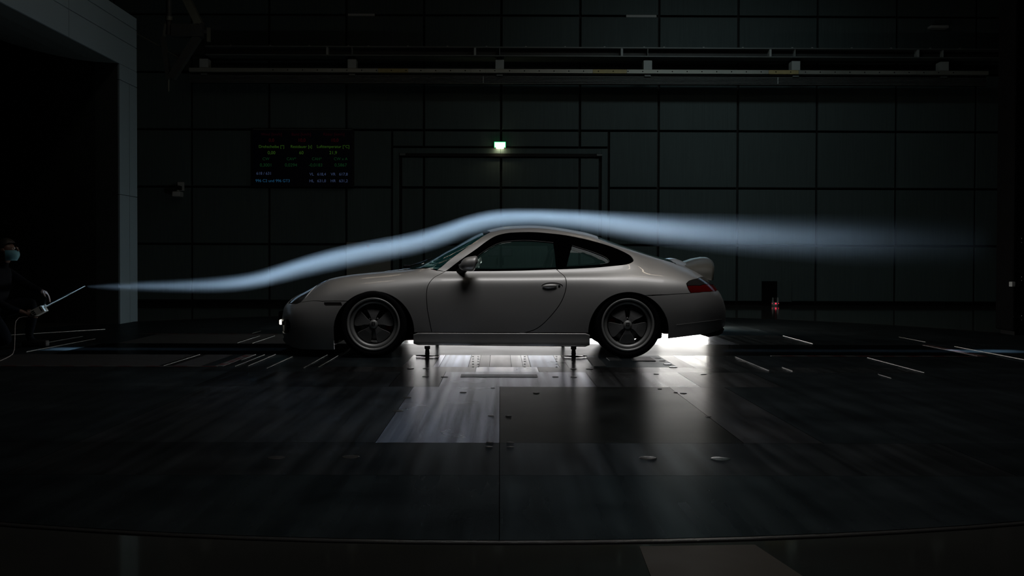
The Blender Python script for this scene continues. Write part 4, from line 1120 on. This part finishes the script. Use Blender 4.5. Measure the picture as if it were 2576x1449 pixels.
# ---- wheels
def wheel(cx_, sd, cz_, rot, R=.315, face=.868):
    wname = bpy.data.objects.new('wheel', None); COL.objects.link(wname)
    yf = sd*face; wname.location = (cx_, yf, cz_); wname.parent = car
    c = Vector((cx_, yf, cz_)); s = -sd                      # s points into the car
    tw = .235 if cx_ < 0 else .28
    tp_ = [(.243, .012), (.262, .002), (.285, .0), (.302, .012), (.312, .032), (R, .06), (R, tw-.06), (.312, tw-.03), (.30, tw-.01), (.27, tw), (.243, tw-.015)]
    mb = MB(); mb.lathe([(r, s*h) for r, h in tp_], c, 'Y', 72); mb.obj('tire', RUBBER, wname)
    rp = [(.242, .03), (.2475, .012), (.2465, .004), (.241, .001), (.229, .002), (.2265, .012), (.224, .034), (.221, .036), (.2185, .028), (.204, .031), (.192, .038), (.188, .055), (.187, .10), (.187, tw-.02)]
    mb = MB(); mb.lathe([(r, s*h) for r, h in rp], c, 'Y', 72); mb.obj('rim', RIM, wname)
    for k in range(5):
        a0 = math.radians(rot+72*k); pol = []
        side_ = [(.040, .021), (.065, .027), (.090, .040), (.120, .058), (.145, .071), (.160, .073), (.172, .064), (.178, .036), (.1795, 0)]
        pl = [(r, w_) for r, w_ in side_] + [(r, -w_) for r, w_ in side_[:-1][::-1]]
        mb = MB(); n = len(pl); vs = []
        for lay, (sc_l, dep) in enumerate(((.93, .030), (1.0, .036), (1.0, .062))):
            for r, w_ in pl:
                dd_ = dep + .028*max(0, (r-.06)/.12)**1.5
                ca, sa = math.cos(a0), math.sin(a0)
                vs.append(c+Vector((r*ca-w_*sc_l*sa, s*dd_, r*sa+w_*sc_l*ca)))
        mb.add(vs, [(i*n+j, i*n+(j+1) % n, (i+1)*n+(j+1) % n, (i+1)*n+j) for i in range(2) for j in range(n)], False)
        mb.add(vs[:n], [tuple(range(n))]); mb.obj('spoke', SPOKE, wname)
    mb = MB(); mb.lathe([(.0005, s*.018), (.024, s*.018), (.026, s*.02), (.036, s*.02), (.040, s*.028), (.042, s*.07)], c, 'Y', 32); mb.obj('centre_cap', RIM, wname)
    # small shield crest on the cap
    sh = [(-.016, .017), (0, .02), (.016, .017), (.017, 0), (.012, -.012), (0, -.021), (-.012, -.012), (-.017, 0)]
    mb = MB(); mb.prism([(cx_+x_, cz_+z_) for x_, z_ in sh], yf+s*.014, yf+s*.019); mb.obj('crest', mat('crest_dark', (.05,.05,.05), .3, .8, var=.1), wname)
    MB().box(cx_-.002, cx_+.002, yf+s*.0125-.001, yf+s*.0125+.001, cz_-.017, cz_+.017).obj('crest_bar', RIM, wname)
    MB().box(cx_-.014, cx_+.014, yf+s*.0125-.001, yf+s*.0125+.001, cz_+.001, cz_+.005).obj('crest_bar', RIM, wname)
    for k in range(5):
        a_ = math.radians(rot+36+72*k); p_ = c+Vector((.058*math.cos(a_), 0, .058*math.sin(a_)))
        mb = MB(); mb.lathe([(.0005, s*.04), (.010, s*.04), (.011, s*.07)], p_, 'Y', 10); mb.obj('wheel_bolt', SPOKE, wname)
    mb = MB(); mb.lathe([(.045, s*.11), (.155, s*.11), (.158, s*.115), (.158, s*.13), (.045, s*.13)], c, 'Y', 40); mb.obj('brake_disc', DISC, wname)
    mb = MB(); a_c = (5 if cx_ < 0 else 185)
    pol = [(r*math.cos(math.radians(a_c+a_)), r*math.sin(math.radians(a_c+a_))) for r, a_ in [(.115, -28), (.165, -26), (.172, -13), (.174, 0), (.172, 13), (.165, 26), (.115, 28), (.11, 0)]]
    mb.prism([(cx_+x_, cz_+z_) for x_, z_ in pol], yf+s*.085, yf+s*.15); mb.obj('brake_caliper', CALIPER, wname)
    mb = MB(); mb.lathe([(.0005, s*.16), (.05, s*.16), (.05, s*.34)], c, 'Y', 16); mb.obj('axle_hub', DEEP, wname)
for cx_, rot, cz_ in ((-1.176, 90, .314), (1.19, -90, .314)):
    for sd in (-1, 1): wheel(cx_, sd, cz_, rot + (0 if sd < 0 else 20))
# ---- jacking posts under the sills
for (px, yy, lab) in ((1075, -.79, 'front black jacking post under the near sill'), (1443, -.79, 'rear black jacking post under the near sill'),
                      (1100, .72, 'front black jacking post under the far sill'), (1416, .72, 'rear black jacking post under the far sill')):
    c = at(px, 880, yy)
    po = thing('jacking_post', lab, 'jack', (c.x, yy, 0), 'posts that hold the car')
    mb = MB(); mb.lathe([(.0005, 0), (.020, 0), (.020, .06), (.018, .07), (.018, .082), (.0005, .082)], (c.x, yy, 0), 'Z', 20); mb.obj('shaft', BLACK, po)
    mb = MB(); mb.lathe([(.0005, .078), (.024, .078), (.026, .085), (.026, .106), (.0005, .106)], (c.x, yy, 0), 'Z', 20); mb.obj('pad', BLACK, po)
    mb = MB(); mb.lathe([(.018, .030), (.022, .032), (.022, .044), (.018, .046)], (c.x, yy, 0), 'Z', 20); mb.obj('lock_ring', BLACK, po)

# ================================================================== FLOODLIGHT BEHIND THE CAR
FLY = 3.4
f0, f1 = at(1010, 700, FLY).x, at(1772, 700, FLY).x
fl_ = thing('floor_floodlight', 'long low floodlight bar on the floor hidden behind the car', 'floodlight', ((f0+f1)/2, FLY, 0))
B('housing', f0, f1, FLY, FLY+.10, .03, .62, BLACK, fl_, .01)
fm = at(1655, 700, FLY).x
B('light_panel', f0+.02, fm-.01, FLY-.012, FLY-.001, .04, .27, emis('flood_white', (1.0, .97, .95), 18.0), fl_)
B('light_panel', fm+.01, f1-.02, FLY-.012, FLY-.001, .04, .27, emis('flood_bright', (1.0, .97, .92), 42.0), fl_)
B('end_panel', f0-.012, f0-.001, FLY-.16, FLY+.24, .08, .56, emis('flood_left', (.92, 1.0, .98), 26.0), fl_)
B('end_housing', f0, f0+.1, FLY-.17, FLY+.25, .06, .62, BLACK, fl_, .01)
B('end_panel', f1+.001, f1+.012, FLY-.05, FLY+.24, .08, .40, emis('flood_right', (1.0, .96, .86), 45.0), fl_)
B('end_housing', f1-.1, f1, FLY+.0, FLY+.25, .06, .62, BLACK, fl_, .01)
B('added_back_panel', f0+.12, f1-.12, FLY+.101, FLY+.112, .08, .58, emis('back_fill_glow', (.90, 1.0, .97), .3), fl_)  # added glow that brightens the wall seen through the car windows
for x_ in (f0+.15, (f0+f1)/2, f1-.15): MB().box(x_-.03, x_+.03, FLY-.05, FLY+.2, 0, .035).obj('foot', BLACK, fl_)

# ================================================================== CEILING LAMPS
sl = thing('slot_lamp', 'long slot lamp under the ceiling above the car', 'ceiling lamp', (.35, 0, 7.0))
B('housing', -4.6, 5.3, -.12, -.04, 6.74, 6.995, BLACK, sl); B('housing', -4.6, 5.3, .04, .12, 6.74, 6.995, BLACK, sl)
B('diffuser', -4.55, 5.25, -.04, .04, 6.73, 6.76, PALE, sl)
wl_ = thing('wall_washer', 'ceiling panel lamp in front of the back wall', 'ceiling lamp', (4.0, 5.6, 7.0))
B('housing', 2.4, 5.6, 5.3, 5.9, 6.85, 6.995, BLACK, wl_, .01)
op = thing('added_ceiling_fill', 'wide dim ceiling panel added to light the near side of the car', 'ceiling lamp', (1.0, -2.7, 7.0))  # added fill, gives the car shoulder its soft glow
B('housing', -1.4, 3.4, -3.9, -1.5, 6.9, 6.995, BLACK, op, .01)
TUBE = emis('tube_warm', (1.0, .84, .66), POW['tube'])
for x0_, x1_, yy, lab in ((-3.1, -2.2, -1.0, 'short warm ceiling tube over the near front wing'), (-3.1, -2.2, 2.4, 'short warm ceiling tube beyond the car nose'),
                     (2.0, 3.0, -.9, 'short warm ceiling tube over the near rear wheel'), (2.2, 3.2, .5, 'short warm ceiling tube over the rear spoiler'), (2.2, 3.4, 4.9, 'short warm ceiling tube near the back wall')):
    tl = thing('tube_lamp', lab, 'ceiling lamp', ((x0_+x1_)/2, yy, 7.0), 'warm ceiling tubes')
    B('housing', x0_-.03, x1_+.03, yy-.13, yy+.13, 6.9, 6.995, PALE, tl, .01)
    B('tube', x0_, x1_, yy-.035, yy+.035, 6.87, 6.899, TUBE, tl)

# ================================================================== OPERATOR WITH SMOKE WAND
PYp = 0.02
who = thing('person', 'crouching person in dark clothes and teal face mask holding the smoke wand', 'person', (-5.15, PYp, 0))
SKINM = mat('skin', (.12, .065, .045), .5, var=.1, vscale=20); CLOTH = mat('dark_jacket', (.005, .006, .009), .9, spec=.1, var=.25, vscale=30); JEANS = mat('dark_jeans', (.005, .008, .014), .9, spec=.1, var=.25, vscale=40)
MASKM = mat('mask_teal', (.09, .25, .30), .7, var=.08, vscale=30); HAIRM = mat('hair_dark', (.008, .006, .005), .6, var=.2, vscale=60); SHOE = mat('shoe_black', (.008, .008, .009), .6, var=.1)
def skin_body():
    V = []; E = []; Rr = []
    def v(p_, r): V.append(Vector(p_)); Rr.append(r); return len(V)-1
    def chain(i0, pts):
        for p_, r in pts:
            j = v(p_, r); E.append((i0, j)); i0 = j
        return i0
    X0 = -5.17; Y0_ = PYp+.04
    pel = v((X0-.03, Y0_, .40), (.14, .15))
    ch = chain(pel, [((X0+.0, Y0_, .54), (.12, .15)), ((X0+.06, Y0_, .70), (.13, .17))])
    nk = chain(ch, [((X0+.09, Y0_, .82), (.075, .085)), ((X0+.115, Y0_, .875), (.052, .052)), ((X0+.145, Y0_-.005, .94), (.075, .07)), ((X0+.165, Y0_-.01, 1.01), (.092, .08)), ((X0+.155, Y0_-.01, 1.075), (.07, .065))])
    # arms
    hN = chain(ch, [((X0+.06, Y0_-.19, .77), (.06, .06)), ((X0+.10, Y0_-.25, .62), (.05, .05)), ((X0+.14, Y0_-.25, .50), (.046, .046)), ((X0+.25, Y0_-.17, .42), (.040, .040)), ((X0+.335, Y0_-.08, .375), (.026, .03)), ((X0+.37, Y0_-.055, .36), (.02, .034)), ((X0+.40, Y0_-.045, .355), (.015, .034))])
    hF = chain(ch, [((X0+.07, Y0_+.19, .77), (.06, .06)), ((X0+.18, Y0_+.24, .68), (.05, .05)), ((X0+.29, Y0_+.24, .61), (.045, .045)), ((X0+.42, Y0_+.12, .585), (.038, .038)), ((X0+.50, Y0_+.03, .57), (.026, .028)), ((X0+.535, Y0_-.0, .56), (.02, .034)), ((X0+.56, Y0_-.015, .55), (.015, .034))])
    # fingers
    def fingers(root, d, spread, curl, thumb):
        d = Vector(d).normalized(); sp = Vector(spread).normalized(); cu = Vector(curl).normalized(); base = V[root]
        for k, L in zip((-1.5, -.5, .5, 1.5), (.060, .074, .080, .068)):
            b0 = base + sp*k*.018 + d*.012
            chain(root, [(b0, (.009, .009)), (b0+d*L*.45+cu*.006, (.0085, .0085)), (b0+d*L*.7+cu*.03, (.008, .008)), (b0+d*L*.6+cu*.055, (.007, .007))])
        t0 = base - d*.03 + Vector(thumb)*.028
        chain(root, [(t0, (.011, .011)), (t0+d*.03+Vector(thumb)*.014, (.009, .009)), (t0+d*.05+cu*.025, (.008, .008))])
    fingers(hN, (.9, .1, -.2), (0, .35, 1), (.2, 1, -.1), (0, .4, .8))
    fingers(hF, (.6, -.3, -.7), (.5, -.7, .4), (.2, -.4, -1), (-.5, -.5, .3))
    # legs: near knee on the floor, far knee raised
    chain(pel, [((X0+.0, Y0_-.13, .36), (.10, .10)), ((X0+.14, Y0_-.17, .22), (.088, .088)), ((X0+.25, Y0_-.18, .085), (.068, .068)), ((X0+.05, Y0_-.18, .075), (.058, .058)), ((X0-.13, Y0_-.18, .065), (.042, .042)), ((X0-.20, Y0_-.18, .06), (.036, .04))])
    chain(pel, [((X0+.0, Y0_+.13, .38), (.10, .10)), ((X0+.18, Y0_+.16, .42), (.085, .085)), ((X0+.33, Y0_+.17, .46), (.066, .066)), ((X0+.32, Y0_+.17, .28), (.056, .056)), ((X0+.29, Y0_+.17, .11), (.04, .04)), ((X0+.33, Y0_+.17, .05), (.036, .04)), ((X0+.43, Y0_+.17, .035), (.028, .04))])
    me = bpy.data.meshes.new('body'); me.from_pydata([tuple(p_) for p_ in V], E, [])
    o = bpy.data.objects.new('body', me); COL.objects.link(o)
    o.modifiers.new('skin', 'SKIN'); o.modifiers['skin'].use_smooth_shade = True
    if not me.skin_vertices: 
        pass
    sv = me.skin_vertices[0].data if me.skin_vertices else None
    if sv is None:
        bm = bmesh.new(); bm.from_mesh(me); bm.verts.layers.skin.verify(); bm.to_mesh(me); bm.free(); sv = me.skin_vertices[0].data
    for i, r in enumerate(Rr): sv[i].radius = r; sv[i].use_root = (i == 0)
    ss = o.modifiers.new('sub', 'SUBSURF'); ss.levels = 2; ss.render_levels = 2
    dg = bpy.context.evaluated_depsgraph_get(); dg.update()
    m2 = bpy.data.meshes.new_from_object(o.evaluated_get(dg)); bpy.data.objects.remove(o)
    m2.name = 'body'; m2.materials.clear()
    for q in (CLOTH, SKINM, JEANS): m2.materials.append(q)
    for p_ in m2.polygons:
        c = p_.center; p_.use_smooth = True; i = 0
        if c.z < .43: i = 2
        if c.z > .875 and c.x > X0-.1: i = 1
        if c.x > X0+.335 and c.y < Y0_+.0 and c.z > .3 and c.z < .42: i = 1
        if c.x > X0+.49 and c.z > .47 and c.z < .62: i = 1
        p_.material_index = i
    return m2
bd = bpy.data.objects.new('body', skin_body()); COL.objects.link(bd); hook(bd, who)
hx, hy, hz = -5.17+.165, PYp+.03, 1.0
# hair cap, mask, ears and eyes
mb = MB(); vs = []; N, M_ = 10, 20
for i in range(N+1):
    th = math.radians(100)*i/N
    for k in range(M_):
        a_ = 2*PI*k/M_; fr_ = .55+.45*max(0, -math.cos(a_)+.55) if math.cos(a_) > .2 else 1.0
        t2 = th*fr_
        vs.append((hx-.012+.103*math.sin(t2)*math.cos(a_), hy+.092*math.sin(t2)*math.sin(a_), hz+.005+.118*math.cos(t2)))
mb.add(vs, [(i*M_+k, i*M_+(k+1) % M_, (i+1)*M_+(k+1) % M_, (i+1)*M_+k) for i in range(N) for k in range(M_)], True); mb.obj('hair', HAIRM, who)
mb = MB(); vs = []; N, M_ = 12, 22
for i in range(N+1):
    v_ = i/N; zz = hz-.002-.105*v_
    for k in range(M_+1):
        a_ = math.radians(-64+128*k/M_ - 14); bul = .104+.022*math.sin(PI*min(1, v_*1.05))*max(0, math.cos(a_+.24))-.012*v_
        vs.append((hx+bul*math.cos(a_)-.002, hy+.92*bul*math.sin(a_), zz))
mb.add(vs, [(i*(M_+1)+k, i*(M_+1)+k+1, (i+1)*(M_+1)+k+1, (i+1)*(M_+1)+k) for i in range(N) for k in range(M_)], True)
mk = mb.obj('face_mask', MASKM, who)
for sd in (-1, 1):
    MB().tube([(hx+.02, hy+sd*.088, hz-.015), (hx-.015, hy+sd*.094, hz+.012), (hx-.02, hy+sd*.094, hz-.01)], .002, 5).obj('ear_loop', PALE, mk)
    mb = MB(); mb.lathe([(.0005, sd*.012), (.016, sd*.010), (.024, sd*.004), (.022, -sd*.004)], (hx-.012, hy+sd*.084, hz-.005), 'Y', 14); mb.obj('ear', SKINM, who)
    mb = MB(); mb.lathe([(.0005, -.010), (.007, -.007), (.010, 0), (.007, .007), (.0005, .010)], (hx+.086, hy+sd*.032-.005, hz+.018), 'Y', 12); mb.obj('eye', mat('eye_white', (.5,.5,.48), .3, var=.05), who)
MB().tube([(hx+.085, hy-.004, hz+.03), (hx+.103, hy-.005, hz+.005), (hx+.112, hy-.005, hz-.01)], [.008, .011, .014], 10).obj('nose', SKINM, who)
for cx2, cy2, sgn in ((-5.17+.36, PYp+.21, 1), (-5.17-.24, PYp-.14, -1)):
    mb = MB(); mb.box(cx2-.13 if sgn > 0 else cx2-.05, cx2+.13 if sgn > 0 else cx2+.06, cy2-.045, cy2+.045, 0, .07 if sgn > 0 else .11, .02); mb.obj('shoe', SHOE, who)
# the wand
gb = [at(74, 782.5, -.06), at(103, 768, -.06), at(112.7, 783, -.06), at(85, 797.4, -.06)]
wand = thing('smoke_wand', 'pale smoke generator gun with slots and long thin steel tube', 'smoke wand', (gb[0].x, -.02, 0))
mb = MB(); n = 4
def gq(u_, v_, y): 
    p_ = gb[0]*(1-u_)*(1-v_)+gb[1]*u_*(1-v_)+gb[2]*u_*v_+gb[3]*(1-u_)*v_
    return (p_.x, y, p_.z)
pol = [(0, 0), (.9, 0), (1.0, .12), (1.0, 1.0), (.12, 1.0), (0, .75)]
vs = [gq(a_, b_2, -.06) for a_, b_2 in pol]+[gq(a_, b_2, .03) for a_, b_2 in pol]; m_ = len(pol)
WHITE = mat('wand_white', (.62, .63, .58), .5, var=.06)
mb.add(vs, [tuple(range(m_)), tuple(reversed(range(m_, 2*m_)))]+[(i, i+m_, (i+1) % m_+m_, (i+1) % m_) for i in range(m_)]); mb.obj('gun_body', WHITE, wand)
for k in range(3):
    a_, b_2 = .08, .18+.25*k
    vs = [gq(a_+x_, b_2+z_, y) for y in (-.0625, -.058) for x_, z_ in ((0, 0), (.22, 0), (.22, .15), (0, .15))]
    MB().add(vs, [(0,1,2,3),(7,6,5,4),(0,4,5,1),(1,5,6,2),(2,6,7,3),(3,7,4,0)]).obj('vent_slot', DEEP, wand)
vs = [gq(a_, b_2, y) for y in (-.0625, -.058) for a_, b_2 in ((.82, .08), (.87, .08), (.87, .75), (.82, .75))]
MB().add(vs, [(0,1,2,3),(7,6,5,4),(0,4,5,1),(1,5,6,2),(2,6,7,3),(3,7,4,0)]).obj('window_slot', DEEP, wand)
MB().tube([at(113.2, 766, -.02), at(115.8, 782, -.02)], .011, 10).obj('collar_plate', WHITE, wand)
MB().tube([at(108, 776, -.02), at(116, 771.5, -.02)], .009, 8).obj('coupling', BLACK, wand)
MB().tube([at(115, 772, -.02), at(160, 749, -.01), at(214, 720, 0)], [.008, .006, .0045], 10).obj('steel_tube', mat('wand_steel', (.6,.58,.52), .4, .3, var=.1), wand)
MB().tube([at(117, 769, -.02), at(165, 743, -.01), at(214, 719, 0)], [.003, .003, .002], 6).obj('heater_wire', BLACK, wand)
MB().tube([at(112, 766, 0), at(115, 757, .01), at(116, 748, .01)], .008, 8).obj('hand_grip', BLACK, wand)
cb = [at(78, 797, -.02), at(60, 798, -.05), at(47, 801, -.1), at(39, 811, -.15), at(37, 830, -.2), at(37, 855, -.3), at(36.5, 877, -.4)]
cab = [(47,800,-.05),(40,808,-.1),(38,820,-.15),(37.5,840,-.25),(37,862,-.35),(36,880,-.45),(32,896,-.6),(25,912,-.8),(15,926,-1.0),(3,935,-1.2),(-20,943,-1.5)]
pts = [at(70, 797, -.03), at(58, 797, -.04)] + [at(a_, b_2, y) for a_, b_2, y in cab]
pts = [Vector((p_.x, p_.y, max(.004, p_.z))) for p_ in pts]
MB().tube(pts, .0035, 6).obj('power_cable', mat('cable_grey', (.35,.33,.32), .5, var=.1), wand)

# ================================================================== SMOKE
PTS = [(222,721,3.0,.008),(260,721,6,.03),(300,721,8,.05),(345,720,10,.08),(450,719.5,12.5,.14),(550,716,15,.27),(620,709,16,.45),(700,690,18,.72),(780,668,20,.92),(860,649,21,1.0),(940,633,21,1.0),
       (1020,618,21,1.0),(1080,602.5,21,1.0),(1140,583,20.5,1.05),(1200,563.5,19.5,1.1),(1260,552.5,18.5,1.1),(1330,549,17,1.1),(1400,551.5,18,1.05),(1470,557,20,1.0),(1540,565,23,.90),(1620,574,27,.70),(1700,581,30,.46),
       (1800,588,34,.27),(1900,594,37,.17),(2000,599,40,.105),(2100,603,43,.06),(2200,606.5,45,.03),(2300,609,46,.012),(2450,612,48,.003),(2500,613,48,.0)]
SP = [(at(a_, b_2, 0), r/F*10.1, am) for a_, b_2, r, am in PTS]
smx0, smx1 = SP[0][0].x, SP[-1][0].x
zr0, zr1 = .4, 1.6
def smoke_tube():
    mb = MB(); seg = 14; vs = []; ctr = []
    xs = np.linspace(smx0, smx1, 90); X_ = [p_[0].x for p_ in SP]
    fz = pchip(X_, [p_[0].z for p_ in SP]); fr2 = pchip(X_, [p_[1] for p_ in SP])
    for x_ in xs:
        for k in range(seg):
            a_ = 2*PI*k/seg; r_ = fr2(x_)*1.55
            vs.append((x_, r_*math.cos(a_), fz(x_)+r_*math.sin(a_)))
    n = len(xs)
    mb.add(vs, [(i*seg+k, i*seg+(k+1) % seg, (i+1)*seg+(k+1) % seg, (i+1)*seg+k) for i in range(n-1) for k in range(seg)], True)
    mb.f.append(tuple(range(seg))); mb.sm.append(False); mb.f.append(tuple(range((n-1)*seg, n*seg))); mb.sm.append(False)
    return mb, fz, fr2, pchip(X_, [p_[2] for p_ in SP])
mb, fz, fr2, fa = smoke_tube()
SMK = bpy.data.materials.new('smoke'); SMK.use_nodes = True; nt = SMK.node_tree; nt.nodes.clear(); L = nt.links
out = nt.nodes.new('ShaderNodeOutputMaterial'); vol = nt.nodes.new('ShaderNodeVolumeScatter'); vol.inputs['Color'].default_value = (.92, .96, 1.0, 1); vol.inputs['Anisotropy'].default_value = 0.0
L.new(vol.outputs[0], out.inputs['Volume'])
geo = nt.nodes.new('ShaderNodeNewGeometry'); sep = nt.nodes.new('ShaderNodeSeparateXYZ'); L.new(geo.outputs['Position'], sep.inputs[0])
mrx = nt.nodes.new('ShaderNodeMapRange'); mrx.inputs['From Min'].default_value = smx0; mrx.inputs['From Max'].default_value = smx1; L.new(sep.outputs['X'], mrx.inputs['Value'])
def fcurve(f, scale, n=34):
    nd = nt.nodes.new('ShaderNodeFloatCurve'); c = nd.mapping.curves[0]
    xs = np.linspace(0, 1, n); ys_ = [min(1, max(0, scale(f(smx0+(smx1-smx0)*t)))) for t in xs]
    c.points[0].location = (xs[0], ys_[0]); c.points[1].location = (xs[-1], ys_[-1])
    for x_, y_ in zip(xs[1:-1], ys_[1:-1]): c.points.new(float(x_), float(y_))
    nd.mapping.update(); L.new(mrx.outputs[0], nd.inputs['Value']); return nd
nz = fcurve(fz, lambda z: (z-zr0)/(zr1-zr0)); nr = fcurve(fr2, lambda r: r/.3); na_ = fcurve(fa, lambda a: a/1.3)
def mth(op, a, b=None):
    nd = nt.nodes.new('ShaderNodeMath'); nd.operation = op
    for i, q in enumerate((a, b)):
        if q is None: continue
        if isinstance(q, (int, float)): nd.inputs[i].default_value = q
        else: L.new(q, nd.inputs[i])
    return nd.outputs[0]
zc = mth('ADD', mth('MULTIPLY', nz.outputs[0], zr1-zr0), zr0); rr_ = mth('MULTIPLY', nr.outputs[0], .3)
dz = mth('SUBTRACT', sep.outputs['Z'], zc); d2 = mth('ADD', mth('MULTIPLY', dz, dz), mth('MULTIPLY', sep.outputs['Y'], sep.outputs['Y']))
q = mth('DIVIDE', d2, mth('MULTIPLY', rr_, rr_))
gss = mth('EXPONENT', mth('MULTIPLY', mth('POWER', q, 1.0), -1.75))
nz3 = nt.nodes.new('ShaderNodeTexNoise'); nz3.inputs['Scale'].default_value = 1.0; nz3.inputs['Detail'].default_value = 3
mpn = nt.nodes.new('ShaderNodeMapping'); mpn.inputs['Scale'].default_value = (.7, 9, 9); L.new(geo.outputs['Position'], mpn.inputs['Vector']); L.new(mpn.outputs[0], nz3.inputs['Vector'])
mrn = nt.nodes.new('ShaderNodeMapRange'); mrn.inputs['To Min'].default_value = .75; mrn.inputs['To Max'].default_value = 1.25; L.new(nz3.outputs['Fac'], mrn.inputs['Value'])
dn = mth('MULTIPLY', mth('MULTIPLY', gss, na_.outputs[0]), mth('MULTIPLY', mrn.outputs[0], 1.3))
# the same amount of smoke spreads over a wider plume: divide by its radius
dn = mth('MULTIPLY', dn, mth('DIVIDE', 0.085*13.0, rr_))
L.new(dn, vol.inputs['Density'])
sm = mb.obj('smoke_plume', SMK)
tag(sm, 'long pale blue smoke stream flowing over the roof of the car', 'smoke', None, 'stuff')
